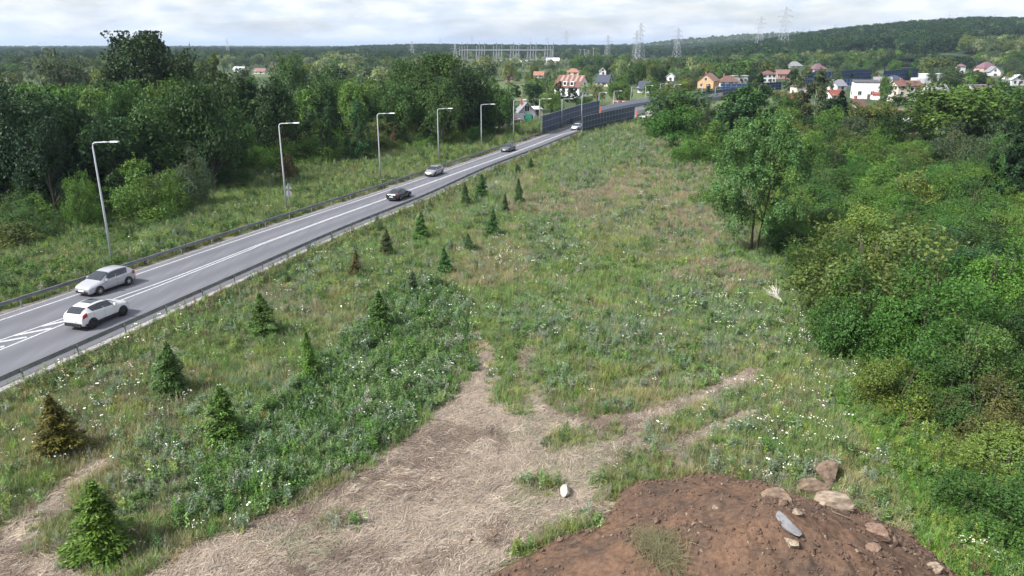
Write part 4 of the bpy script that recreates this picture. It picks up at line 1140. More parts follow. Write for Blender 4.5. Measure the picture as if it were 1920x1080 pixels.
def wheel(parent, x, side, y, r, wd, rimm):
    t = MB(); n = 26
    prof = [(-wd / 2, r * .62), (-wd / 2, r * .93), (-wd * .36, r), (wd * .36, r), (wd / 2, r * .93), (wd / 2, r * .62)]
    vs = [(math.cos(2 * math.pi * k / n) * rr, a_, math.sin(2 * math.pi * k / n) * rr) for k in range(n) for a_, rr in prof]; m_ = len(prof)
    t.add(vs, [(k * m_ + j, k * m_ + j + 1, ((k + 1) % n) * m_ + j + 1, ((k + 1) % n) * m_ + j) for k in range(n) for j in range(m_ - 1)])
    w_ = t.build('wheel', M['tyre'], parent, True, (x, y * side, r))
    rm = MB(); f_ = wd / 2 * .8 * side
    rm.add([(0, f_, 0)] + [(math.cos(2 * math.pi * k / n) * r * .3, f_, math.sin(2 * math.pi * k / n) * r * .3) for k in range(n)], [(0, 1 + k, 1 + (k + 1) % n) for k in range(n)])
    for q in range(5):
        a = q * 2 * math.pi / 5 + .3; dx, dz = math.cos(a), math.sin(a); px_, pz = -dz, dx
        rm.add([(dx * r * .15 + px_ * r * .11, f_ * 1.02, dz * r * .15 + pz * r * .11), (dx * r * .15 - px_ * r * .11, f_ * 1.02, dz * r * .15 - pz * r * .11),
                (dx * r * .66 - px_ * r * .07, f_ * 1.06, dz * r * .66 - pz * r * .07), (dx * r * .66 + px_ * r * .07, f_ * 1.06, dz * r * .66 + pz * r * .07)], [(0, 1, 2, 3)])
    rm.add([(math.cos(2 * math.pi * k / n) * r * q, f_ * 1.05, math.sin(2 * math.pi * k / n) * r * q) for q in (.58, .7) for k in range(n)], [(k, (k + 1) % n, n + (k + 1) % n, n + k) for k in range(n)])
    rm.build('rim', rimm, w_)
    MB().add([(0, wd * .12 * side, 0)] + [(math.cos(2 * math.pi * k / n) * r * .66, wd * .12 * side, math.sin(2 * math.pi * k / n) * r * .66) for k in range(n)], [(0, 1 + k, 1 + (k + 1) % n) for k in range(n)]).build('brake_disc', M['blackplastic'], w_)
    return w_
HATCH = [(2.13, .34, .52, .58, .5, .42), (2.08, .22, .6, .67, .70, .55), (1.88, .19, .69, .77, .82, .66), (1.45, .18, .79, .88, .875, .70), (1.02, .18, .88, .97, .89, .73),
         (.62, .18, .91, 1.2, .892, .69), (.2, .18, .92, 1.40, .893, .63), (-.35, .18, .93, 1.475, .893, .63), (-.95, .18, .95, 1.47, .893, .62), (-1.45, .18, .98, 1.42, .885, .60),
         (-1.78, .2, 1.01, 1.3, .87, .585), (-2.0, .24, 1.0, 1.09, .84, .60), (-2.1, .3, .86, .93, .78, .62), (-2.12, .4, .7, .75, .68, .56)]
SUV = [(2.06, .42, .62, .68, .5, .4), (2.02, .3, .72, .8, .72, .55), (1.82, .27, .82, .93, .84, .66), (1.42, .26, .92, 1.03, .885, .70), (1.02, .26, .99, 1.1, .89, .73),
       (.62, .26, 1.03, 1.32, .89, .69), (.2, .26, 1.05, 1.50, .89, .62), (-.3, .26, 1.08, 1.565, .89, .61), (-.85, .26, 1.12, 1.55, .895, .6), (-1.3, .26, 1.17, 1.49, .89, .58),
       (-1.66, .27, 1.18, 1.37, .87, .57), (-1.9, .3, 1.1, 1.17, .84, .58), (-2.03, .34, .92, .99, .79, .6), (-2.06, .42, .72, .78, .7, .56)]
SEDAN = [(2.28, .32, .5, .56, .5, .42), (2.22, .2, .58, .65, .72, .56), (1.98, .18, .68, .76, .83, .68), (1.5, .17, .77, .86, .875, .71), (1.05, .17, .85, .93, .885, .74),
         (.62, .17, .88, 1.15, .887, .68), (.2, .17, .89, 1.36, .887, .62), (-.3, .17, .9, 1.43, .887, .61), (-.8, .17, .91, 1.41, .887, .6), (-1.2, .17, .92, 1.27, .88, .61),
         (-1.55, .18, .93, 1.04, .87, .66), (-1.95, .19, .92, .99, .85, .68), (-2.2, .24, .86, .93, .8, .66), (-2.27, .36, .66, .72, .7, .56)]
def paint(name, col, metal=.3, rough=.32): return simple(name, col, rough, metal, .5, coat=.6)
def car(kind, px, py, lane, heading, pm, label, rimm='rim', sunroof=False, dark_trim=False, name='car', scale=1.0):
    st = {'hatch': HATCH, 'suv': SUV, 'sedan': SEDAN}[kind]
    b = CarBody(st); rt = empty(name)
    b.shell().build('body', pm, rt, True)
    last = len(st) - 1
    sedan = kind == 'sedan'
    b.patch(4.05, 6.05, 5.98, 8, 1, .012, 6, 4, both=True).build('windscreen', M['glass'], rt, True)
    ru = (8.35, 9.9) if sedan else (9.35, 11.15)
    b.patch(ru[0], ru[1], 5.95, 8, 1, .012, 6, 4, both=True).build('rear_window', M['glass'], rt, True)
    hi = 5.93
    for sd_ in (1, -1):
        b.patch(5.0, 6.75, 5.12, hi, sd_, .012, 8, 3, skew=.62).build('side_window', M['glass'], rt, True)
        b.patch(6.9, 8.7 if not sedan else 8.3, 5.12, hi, sd_, .012, 8, 3, skew=.35 if not sedan else -.2).build('side_window', M['glass'], rt, True)
        b.patch(.9, 2.35, 3.9, 5.0, sd_, .012, 5, 3).build('headlight', M['headlight'], rt, True)
        tl = (last - 2.5, last - 1.0) if sedan else (last - 3.1, last - 1.6)
        b.patch(tl[0], tl[1], 3.5, 5.05, sd_, .014, 5, 3).build('tail_light', M['redlight'], rt, True)
        b.patch(2.2, last - 2.2, 1.1, 2.25 if dark_trim else 1.8, sd_, .01, 16, 2).build('sill', M['blackplastic'], rt, True)
        for k in (6.3, 8.0): 
            p_ = b.pt(k, 4.55, sd_, .02); MB().box(p_, (.2, .03, .03)).build('door_handle', pm, rt)
        for ud in (5.05, 6.85, 8.55 if not sedan else 8.3):
            b.patch(ud - .012, ud + .012, 2.0, 5.0, sd_, .003, 1, 6).build('door_seam', M['blackplastic'], rt)
        mp_ = b.pt(4.95, 5.1, sd_); mm = MB().box((0, 0, 0), (.14, .2, .15)).mesh('mirror'); mm.materials.append(pm)
        link('mirror', mm, None, rt, (mp_[0], mp_[1] + .13 * sd_, mp_[2] + .06))
        for wx in ((1.3, -1.3) if kind != 'sedan' else (1.38, -1.32)):
            r_ = .315 if kind != 'suv' else .345
            n_ = 24; arch = MB(); yb = .9 if kind != 'sedan' else .888
            arch.add([(wx + math.cos(math.pi * k / n_) * (r_ + .07), sd_ * yb, r_ + math.sin(math.pi * k / n_) * (r_ + .07)) for k in range(n_ + 1)] + [(wx + (r_ + .07), sd_ * yb, .2), (wx - (r_ + .07), sd_ * yb, .2)][::-1], [tuple(range(n_ + 3))] if sd_ < 0 else [tuple(range(n_ + 3))[::-1]])
            arch.build('wheel_arch', M['blackplastic'], rt)
            wheel(rt, wx, sd_, .848, r_, .2, M[rimm])
    # front and rear detail
    f_ = st[0]; r_ = st[-1]
    MB().box((f_[0] - .03, 0, f_[1] - .0), (.1, 1.15, .17)).build('grille', M['blackplastic'], rt)
    MB().box((f_[0] + .015, 0, (f_[1] + f_[2]) / 2 + .02), (.05, .52, .11)).build('number_plate', M['plate'], rt)
    MB().box((r_[0] + .01, 0, r_[1] - .02 + (.0 if not dark_trim else .03)), (.16, 1.35, .16 if not dark_trim else .22)).build('rear_bumper_trim', M['blackplastic'], rt)
    MB().box((r_[0] - .012, 0, r_[2] - .06), (.04, .52, .11)).build('number_plate', M['plate'], rt)
    if sunroof: b.patch(6.35, 8.0, 7.05, 8, 1, .012, 6, 3, both=True).build('sunroof', M['glass'], rt, True)
    x_, y_ = G(px, py, ROAD_Z)
    d = float(lane(y_ + 1) - lane(y_)); a = math.atan2(1, d)
    rt.location = (x_, y_, ROAD_Z + .006); rt.rotation_euler = (0, 0, a if heading > 0 else a + math.pi); rt.scale = (scale,) * 3
    return tag(rt, label, 'car')
midlane = lambda q: float((XL(np.array([q]))[0] + XR(np.array([q]))[0]) / 2)
car('hatch', 200, 541, lambda q: float(XE(np.array([q]))[0]), -1, paint('silver_white_paint', (.42, .42, .45), .45), 'silver-white hatchback driving towards the camera at the left', scale=1.13)
car('suv', 186, 601, lambda q: float(XR(np.array([q]))[0]), 1, paint('white_paint_car', (.58, .58, .6), 0, .25), 'white compact crossover with dark wheels and sunroof, driving away', 'darkrim', True, True, scale=1.1)
car('sedan', 749, 372, midlane, 1, paint('black_paint', (.012, .013, .016), .2, .2), 'black saloon car driving away in the right lane')
car('hatch', 814, 328, midlane, -1, paint('grey_paint', (.3, .3, .31), .5), 'grey hatchback driving towards the camera beyond the black saloon')
car('sedan', 953, 283, midlane, -1, paint('charcoal_paint', (.07, .075, .085), .4), 'small dark saloon car approaching before the noise barriers')
car('hatch', 1081, 243, midlane, -1, paint('silver_paint', (.55, .56, .6), .5), 'silver car emerging between the two noise barriers')
# ------------------------------------------------------------------ trees and shrubs, one by one
# screen areas that loose trees keep clear of
FOOT += [(1005, 185, 1125, 252, 178), (1085, 205, 1235, 250, 182), (1300, 172, 1352, 190, 280), (1440, 118, 1725, 156, 430), (870, 85, 1060, 122, 800), (955, 190, 1012, 240, 215)]
HUES = {'dark': 'dark green', 'deep': 'deep bluish-dark', 'mid': 'mid-green', 'fresh': 'light green', 'lime': 'yellow-green', 'olive': 'olive', 'grey': 'grey-green', 'bright': 'vivid green', 'teal': 'bluish-green', 'pale': 'pale green', 'silver': 'silvery', 'brown': 'bronze-brown'}
WG = 'trees of the wood left of the road'
T = tree_px
T('oak_tree', 'oak', 280, 77, 152, 172, 'dark', 'tall broad dark green oak rising highest above the left wood', 'tree', WG)
T('broadleaf_tree', 'round1', 108, 104, 205, 96, 'grey', 'round grey-green tree left of the tall oak', 'tree', WG)
T('broadleaf_tree', 'tall0', 393, 104, 225, 58, 'olive', 'pointed olive-green tree right of the tall oak', 'tree', WG)
T('broadleaf_tree', 'round2', 546, 111, 240, 66, 'mid', 'small round-topped tree standing up from the middle of the left wood', 'tree', WG)
T('broadleaf_tree', 'oak', 815, 115, 176, 150, 'mid', 'large round green tree behind the fourth street lamp', 'tree', WG)
T('broadleaf_tree', 'round0', 868, 134, 172, 92, 'dark', 'dark right shoulder of the large trees above the road', 'tree', WG)
T('broadleaf_tree', 'round3', 826, 156, 160, 78, 'mid', 'lighter green tree in front of the large round one', 'tree', WG)
T('broadleaf_tree', 'round1', 932, 154, 176, 70, 'mid', 'round tree at the right end of the left wood', 'tree', WG)
T('broadleaf_tree', 'round2', 752, 124, 180, 70, 'mid', 'green tree adjoining the left of the large round one', 'tree', WG)
T('broadleaf_tree', 'round0', 380, 158, 112, 128, 'dark', 'big deep green tree behind the gap between the first two lamps', 'tree', WG)
T('broadleaf_tree', 'tall1', 452, 142, 135, 78, 'dark', 'tall deep green tree right of the big one near the second lamp', 'tree', WG)
T('broadleaf_tree', 'round3', 512, 160, 135, 92, 'dark', 'dark dense tree above the second street lamp', 'tree', WG)
T('broadleaf_tree', 'round1', 610, 137, 165, 72, 'mid', 'mid-green tree left of the third street lamp', 'tree', WG)
T('broadleaf_tree', 'round0', 668, 158, 160, 80, 'fresh', 'fresh green tree above the third street lamp', 'tree', WG)
T('broadleaf_tree', 'tall2', 668, 184, 142, 46, 'teal', 'narrow bluish-green tree left of the third lamp', 'tree', WG)
T('broadleaf_tree', 'tall0', 614, 197, 140, 40, 'teal', 'slim conical bluish tree between second and third lamps', 'tree', WG)
T('broadleaf_tree', 'round2', 232, 168, 118, 86, 'mid', 'mid-green tree below the left side of the oak', 'tree', WG)
T('broadleaf_tree', 'round3', 300, 168, 120, 80, 'fresh', 'light green tree below the middle of the oak', 'tree', WG)
T('broadleaf_tree', 'round1', 185, 140, 165, 62, 'olive', 'pale olive tree touching the left edge of the oak', 'tree', WG)
T('broadleaf_tree', 'round0', 22, 188, 98, 150, 'deep', 'dark tree mass at the left edge of the picture', 'tree', WG)
T('broadleaf_tree', 'round3', -40, 150, 120, 150, 'dark', 'dark tree cut by the left edge of the picture', 'tree', WG)
T('broadleaf_tree', 'round2', 75, 238, 93, 110, 'deep', 'dark leafy tree behind the shrubs at far left', 'tree', WG)
T('broadleaf_tree', 'round1', 165, 200, 105, 88, 'dark', 'dark tree behind the top of the nearest lamp', 'tree', WG)
T('broadleaf_tree', 'tall1', 260, 215, 108, 74, 'dark', 'dark tree right of the nearest lamp head', 'tree', WG)
SK = np.array([(-300, 150), (0, 185), (50, 155), (75, 150), (150, 145), (195, 150), (230, 140), (340, 140), (375, 140), (420, 140), (450, 145), (500, 158), (560, 150), (600, 142), (640, 150), (700, 152), (740, 140), (770, 128), (860, 130), (885, 140), (905, 160), (950, 162), (975, 190)])
placed = []
n_ = 0
g = random.Random(5)
for gy_ in np.arange(86, 262, 7.5):
    for gx_ in np.arange(-210, 12, 7.5):
        x_ = gx_ + g.uniform(-2.8, 2.8); y_ = gy_ + g.uniform(-2.8, 2.8)
        fy = float(wood_y(x_))
        if y_ < fy + 5 or y_ > fy + 66 or x_ > 8: continue
        px_, _ = proj(x_, y_, 0)
        if px_ < -230 or px_ > 955: continue
        top = float(np.interp(px_, SK[:, 0], SK[:, 1]))
        hm = H + y_ * (ray(960, top)[2] / ray(960, top)[1])
        depth = (y_ - fy) / 66
        ht = min(hm * g.uniform(.7, .98), 8 + 10 * g.random() + 6 * depth) if depth > .12 else min(hm * .9, g.uniform(4.5, 8))
        ht = max(ht, 5)
        wd = min(ht * g.uniform(.7, .95), 12.5)
        if px_ > 880 and y_ < 200 and x_ > float(XL(np.array([y_]))[0]) - wd * .5 - 5: continue
        if blocked(x_, y_, wd, ht): continue
        kd = g.choice(['round0', 'round1', 'round2', 'round3', 'round0', 'tall0', 'tall1', 'tall2'])
        cl_ = g.choice(['dark', 'mid', 'mid', 'mid', 'mid', 'fresh', 'dark', 'fresh'] if depth > .12 else ['mid', 'fresh', 'dark', 'olive', 'teal'])
        tree('broadleaf_tree', kd, x_, y_, wd, ht, cl_, '%s %s tree crowded into the %s part of the left wood' % (HUES[cl_], 'narrow' if kd.startswith('tall') else 'rounded', 'left' if px_ < 330 else 'middle' if px_ < 640 else 'right'), 'tree', WG)
        n_ += 1
# shrubs in front of the wood
SG = 'shrubs on the verge before the left wood'
for px_, top, Yb, wpx, col, kd, lab in ((272, 300, 92, 150, 'fresh', 'shrub0', 'wide light green shrub right of the nearest lamp post'),
        (345, 276, 98, 92, 'grey', 'shrub1', 'grey-green shrub behind the wide light green one'),
        (140, 318, 88, 78, 'fresh', 'shrub2', 'light green bush left of the nearest lamp post'),
        (50, 385, 82, 120, 'mid', 'shrub3', 'low green shrub at the left edge behind the guardrail'),
        (338, 415, 79, 36, 'silver', 'bush0', 'small silvery bush behind the far guardrail'),
        (537, 281, 121, 40, (.075, .058, .032), 'bush1', 'brownish withered bush right of the second lamp'),
        (742, 238, 158, 34, 'brown', 'bush2', 'rust-brown bush between third and fourth lamps'),
        (590, 230, 138, 120, 'fresh', 'shrub1', 'fresh green thicket between second and third lamps'),
        (490, 262, 132, 90, 'fresh', 'shrub2', 'bright shrub left of the second lamp post'),
        (690, 222, 150, 90, 'olive', 'shrub0', 'feathery olive shrub left of the third lamp'),
        (770, 215, 165, 60, 'lime', 'shrub3', 'pale green sapling between third and fourth lamps'),
        (840, 240, 172, 60, 'bright', 'bush0', 'bright round bush right of the fourth lamp'),
        (20, 410, 78, 120, 'olive', 'bush1', 'olive bramble at the left picture edge'),
        (430, 300, 116, 90, 'mid', 'shrub4', 'green shrub before the wood left of the second lamp'),
        (640, 245, 146, 70, 'mid', 'shrub4', 'mid-green shrub left of the narrow bluish tree')):
    T('shrub', kd, px_, top, Yb, wpx, col, lab, 'shrub', SG)
for px_ in list(range(-20, 470, 20)) + list(range(470, 930, 20)):
    fy = float(np.interp(px_, [p_[0] for p_ in WOOD_EDGE], [G(*p_)[1] for p_ in WOOD_EDGE]))
    Yb = fy + (g.uniform(-3, 5) if px_ > 470 else g.uniform(-2, 9)); x_, _, _ = atY(px_, 260, Yb); wd = g.uniform(3.5, 6.5)
    if x_ > float(XL(np.array([Yb]))[0]) - 4: continue
    tree('shrub', g.choice(['bush0', 'bush1', 'bush2', 'shrub4']), x_, Yb, wd, wd * g.uniform(.6, .9), g.choice(['fresh', 'mid', 'olive', 'bright', 'mid']) if px_ > 470 else g.choice(['dark', 'mid', 'mid', 'fresh']), 'green bush along the %s edge of the left wood' % ('right' if px_ > 700 else 'middle' if px_ > 350 else 'left'), 'shrub', SG)

# right side: trees
RG = 'trees on the right beyond the meadow'
T('robinia_tree', 'robinia', 1436, 222, 73.5, 178, (.08, .172, .058), 'slender feathery tree with forked dark trunk standing alone right of the meadow', 'tree', None, rz=.9)
for a_ in ((1266, 172, 172, 122, 'mid', 'round0', 'large tree hiding the middle of the bridge'),
           (1272, 204, 152, 98, 'bright', 'round1', 'bright green round tree at the far right corner of the meadow'),
           (1236, 225, 175, 50, 'fresh', 'round2', 'small fresh green tree beside the bridge end'),
           (1303, 246, 133, 92, 'fresh', 'shrub4', 'light green rounded shrub below the bright round tree'),
           (1356, 245, 128, 27, 'bright', 'column', 'narrow bright green columnar tree'),
           (1400, 158, 150, 108, 'teal', 'tall1', 'tall bluish-green tree left of the birch'),
           (1374, 176, 158, 70, 'mid', 'tall0', 'mid-green tree left of the tall bluish one'),
           (1427, 136, 175, 32, 'deep', 'column', 'narrow dark spire behind the tall bluish tree'),
           (1345, 205, 165, 60, 'grey', 'round3', 'grey-green tree between bridge end and tall tree'),
           (1532, 136, 186, 82, 'grey', 'birch', 'grey-green birch with white trunk near the village'),
           (1580, 168, 178, 62, 'deep', 'conifer', 'dark conifer right of the birch'),
           (1556, 185, 172, 50, 'deep', 'tall2', 'dark evergreen between birch and conifer'),
           (1480, 180, 190, 70, 'mid', 'round2', 'rounded tree left of the birch'),
           (1462, 205, 160, 80, 'fresh', 'round0', 'fresh green tree in front of the red-roofed building'),
           (1640, 192, 165, 92, 'olive', 'round1', 'olive tree in front of the old dark house'),
           (1672, 216, 155, 70, 'dark', 'round3', 'dark round tree left of the corrugated shed'),
           (1800, 166, 152, 205, 'fresh', 'round0', 'large spreading green tree at the right of the village'),
           (1890, 172, 165, 150, 'mid', 'round2', 'dark tree right of the large spreading one'),
           (1808, 226, 132, 110, 'grey', 'shrub1', 'grey-green rounded tree behind the garden shed'),
           (1885, 228, 125, 120, 'grey', 'shrub3', 'soft grey tree near the right picture edge'),
           (1925, 225, 92, 90, 'deep', 'tall1', 'tall dark tree cut by the right picture edge'),
           (1738, 205, 170, 60, 'dark', 'round2', 'dark tree right of the corrugated shed'),
           (1515, 255, 120, 90, 'fresh', 'round2', 'fresh tree right behind the lone feathery tree'),
           (1418, 262, 118, 90, 'mid', 'round3', 'green tree behind the crown of the lone feathery tree'),
           (1590, 240, 140, 80, 'olive', 'shrub3', 'olive thicket below the dark conifer'),
           (1760, 105, 640, 150, 'deep', 'oak', 'dark round grove on the slope behind the village'),
           (1225, 222, 196, 60, 'mid', 'shrub1', 'green shrubs below the bridge abutment'),
           (1245, 208, 186, 56, 'dark', 'round3', 'dark tree right of the bridge abutment'),
           (1710, 118, 610, 60, 'deep', 'round1', 'dark tree at the left end of the round grove')):
    T('conifer_tree' if a_[5] == 'conifer' else 'broadleaf_tree', a_[5], a_[0], a_[1], a_[2], a_[3], a_[4], a_[6], 'tree', RG)
for px_ in range(1445, 1960, 23):
    Yb = g.uniform(150, 205); x_, _, zt = atY(px_ + g.uniform(-6, 6), g.uniform(192, 226), Yb); wd = g.uniform(5, 8.5)
    if blocked(x_, Yb, wd * .7, zt): continue
    cl_ = g.choice(['mid', 'dark', 'dark', 'deep', 'fresh', 'grey'])
    tree('broadleaf_tree', g.choice(['round0', 'round1', 'round2', 'round3', 'tall1']), x_, Yb, wd, max(zt, 4.5), cl_, '%s tree before the village, %s' % (HUES[cl_], 'left of the birch' if px_ < 1530 else 'right of the birch' if px_ < 1740 else 'near the right picture edge'), 'tree', RG)
# shrub thicket, nearest ones by hand
TG = 'shrubs of the thicket right of the meadow'
for a_ in ((1660, 398, 52, 330, 'olive', 'shrub0', 'large spreading olive-green shrub beside the meadow'),
           (1620, 500, 47, 170, 'mid', 'shrub1', 'dark shrub at the foot of the large olive one'),
           (1792, 478, 46, 250, 'bright', 'shrub2', 'tall vivid green shrub right of the large olive one'),
           (1745, 560, 42, 220, 'bright', 'shrub3', 'vivid green shrub above the dark dead branch'),
           (1700, 655, 39, 170, 'lime', 'shrub4', 'yellow-green bush beside the dark dead branch'),
           (1850, 590, 40, 200, 'mid', 'shrub0', 'green shrub with pale tips near the right edge'),
           (1862, 700, 36, 200, (.085, .098, .035), 'shrub4', 'bronze-tinted shrub at the right edge'),
           (1800, 690, 37.5, 160, 'mid', 'shrub1', 'mid-green shrub left of the bronze one'),
           (1900, 800, 31.5, 230, 'lime', 'shrub2', 'lime green shrub at the lower right edge'),
           (1925, 870, 27.5, 260, 'bright', 'shrub3', 'bright green bush in the lower right corner'),
           (1780, 430, 60, 240, 'teal', 'shrub3', 'bluish-green shrub behind the vivid tall one'),
           (1890, 440, 55, 220, 'fresh', 'shrub1', 'fresh green shrub at the right edge, mid-height'),
           (1545, 430, 62, 130, 'mid', 'shrub2', 'shrub right of the lone tree trunk'),
           (1490, 420, 72, 110, 'dark', 'shrub4', 'dark shrub tucked behind the lone tree'),
           (1330, 345, 98, 70, 'fresh', 'bush0', 'low bush left of the lone feathery tree'),
           (1370, 375, 90, 60, 'mid', 'bush1', 'low dark green bush touching the lone tree on its left')):
    T('shrub', a_[5], a_[0], a_[1], a_[2], a_[3], a_[4], a_[6], 'shrub', TG)
n2c = 0
for gy_ in list(np.arange(27, 80, 4.2)) + list(np.arange(80, 215, 7.5)):
    stp = 4.3 if gy_ < 80 else 7.5
    for gx_ in np.arange(8, 215, stp):
        x_ = gx_ + g.uniform(-1.6, 1.6); y_ = gy_ + g.uniform(-.38, .38) * stp
        sx = float(shrub_x(y_))
        if x_ < sx + (2.3 if y_ < 60 else 2.0): continue
        px_, _ = proj(x_, y_, 1.5)
        if px_ > 2180: continue
        if y_ < 44 and x_ < sx + 3.4 and g.random() < .5: continue
        big = g.random()
        wd = g.uniform(3.0, 5.0) if y_ < 60 else g.uniform(5.0, 8.6)
        ht = wd * g.uniform(.5, .78) * (1.2 if big > .85 else 1)
        if x_ < sx + 5: wd *= .8; ht *= .72
        # keep the view to the lone tree's trunk and the garden shed open
        if 1380 < px_ < 1460 and y_ < 74: continue
        if blocked(x_, y_, wd, ht): continue
        col = g.choice(['mid', 'mid', 'fresh', 'olive', 'dark', 'mid', 'fresh', 'bright', 'lime', 'fresh'] + (['brown'] if g.random() < .1 else []))
        kd = g.choice(['shrub0', 'shrub1', 'shrub2', 'shrub3', 'shrub4']) if y_ < 95 else g.choice(['bush0', 'bush1', 'bush2', 'shrub2', 'shrub4', 'shrub0'])
        tree('shrub', kd, x_, y_, wd, ht, col, '%s shrub in the %s part of the right-hand thicket' % (HUES[col], 'near' if y_ < 55 else 'middle' if y_ < 95 else 'far' if y_ < 145 else 'farthest'), 'shrub', TG); n2c += 1

# trees between the houses
VG = 'trees between the village houses'
for a_ in ((625, 100, 560, 58, 'pale', 'willow0', 'large pale willow beyond the left wood'), (577, 110, 600, 46, 'silver', 'willow1', 'silvery tree left of the large pale willow'),
           (662, 103, 600, 40, 'pale', 'willow2', 'pale willow right of the largest one'), (655, 122, 480, 44, 'pale', 'willow1', 'bright pale willow in front of the large one'),
           (593, 125, 480, 26, 'pale', 'willow2', 'small pale willow beyond the middle of the left wood'), (511, 117, 560, 18, 'silver', 'round1', 'tiny silvery round tree far left of the willows'),
           (725, 121, 480, 30, 'grey', 'round0', 'grey-green tree right of the pale willows'), (687, 131, 450, 26, 'grey', 'round2', 'small grey tree below the pale willows'),
           (908, 108, 460, 52, 'pale', 'willow0', 'broad pale willow in front of the substation'), (952, 117, 430, 30, 'pale', 'willow1', 'pale tree right of the broad willow'),
           (1166, 116, 420, 24, 'pale', 'willow2', 'pale rounded tree above the navy-roofed house'), (1192, 117, 430, 26, 'silver', 'willow1', 'silvery tree right of the pale rounded one'),
           (1121, 160, 268, 30, 'pale', 'round3', 'pale round clipped tree beside the bridge parapet'), (1160, 153, 290, 44, 'fresh', 'round1', 'bright green tree behind the bridge parapet'),
           (1035, 175, 225, 46, 'fresh', 'round0', 'fresh green tree above the left noise barrier'), (1006, 156, 250, 30, 'deep', 'tall1', 'dark upright tree behind the grey gabled house'),
           (1098, 183, 262, 30, 'mid', 'round2', 'round green bush-like tree behind the left barrier'), (1085, 180, 268, 12, 'deep', 'column', 'thin dark cypress left of the round tree behind the barrier'),
           (1048, 153, 292, 22, 'dark', 'tall0', 'dark tree before the gable of the big white house'), (1073, 163, 285, 26, 'deep', 'tall2', 'dark tree before the front of the big white house'),
           (1235, 128, 360, 34, 'dark', 'round0', 'dark round tree left of the small white gable'), (1209, 121, 400, 20, 'deep', 'tall1', 'dark tall tree above the navy-roofed house by the bridge'),
           (1222, 157, 300, 36, 'fresh', 'round3', 'light green tree left of the bridge lamps'), (1283, 150, 310, 28, 'lime', 'round1', 'yellow-green tree left of the orange house'),
           (1260, 156, 300, 30, 'silver', 'willow1', 'silvery tree left of the yellow-green one'), (1490, 130, 360, 30, 'dark', 'tall0', 'dark tree left of the mauve house'),
           (1660, 145, 330, 24, 'fresh', 'round2', 'fresh round tree before the blue barrier'), (1785, 130, 340, 40, 'grey', 'willow0', 'grey-green tree right of the modern white house'),
           (1830, 134, 370, 50, 'dark', 'round1', 'dark tree cluster left of the purple-roofed house'), (1900, 140, 420, 40, 'mid', 'round2', 'green tree right of the purple-roofed house'),
           (1665, 162, 300, 22, 'deep', 'round0', 'dark tree between white boxy house and balcony house'), (1744, 160, 268, 18, 'deep', 'conifer', 'dark spruce right of the balcony house'),
           (1740, 176, 240, 44, 'mid', 'round3', 'green tree below the balcony house'), (1685, 178, 250, 36, 'dark', 'round1', 'dark tree in front of the balcony house'),
           (1330, 160, 300, 12, 'dark', 'tall2', 'small dark tree before the orange house')):
    T('broadleaf_tree', a_[5], a_[0], a_[1], a_[2], a_[3], a_[4], a_[6], 'tree', VG)
n3c = 0
for k in range(900):
    py_ = 118 + 75 * g.random() ** 1.5; px_ = g.uniform(930, 1960)
    if n3c >= 115: break
    x_, y_ = G(px_, py_)
    if y_ < 225 or y_ > 560: continue
    if x_ < float(XL(np.array([min(y_, 600)]))[0]) - 6 or x_ > float(XR(np.array([min(y_, 600)]))[0]) + 6:
        ht = g.uniform(4.5, 12); wd = ht * g.uniform(.6, .95)
        if blocked(x_, y_, wd, ht): continue
        cl_ = g.choice(['dark', 'mid', 'mid', 'grey', 'olive', 'deep', 'fresh', 'grey'] if px_ > 1300 else ['fresh', 'mid', 'pale', 'grey', 'olive', 'dark', 'fresh', 'silver'])  # left part gets paler greens, sunlight put into the leaf colour
        tree('broadleaf_tree', g.choice(['round0', 'round1', 'round2', 'round3', 'tall0', 'willow1', 'bush0', 'bush1']), x_, y_, wd, ht, cl_, '%s garden tree in the %s of the far village' % (HUES[cl_], 'left part' if px_ < 1300 else 'middle' if px_ < 1620 else 'right part'), 'tree', VG); n3c += 1

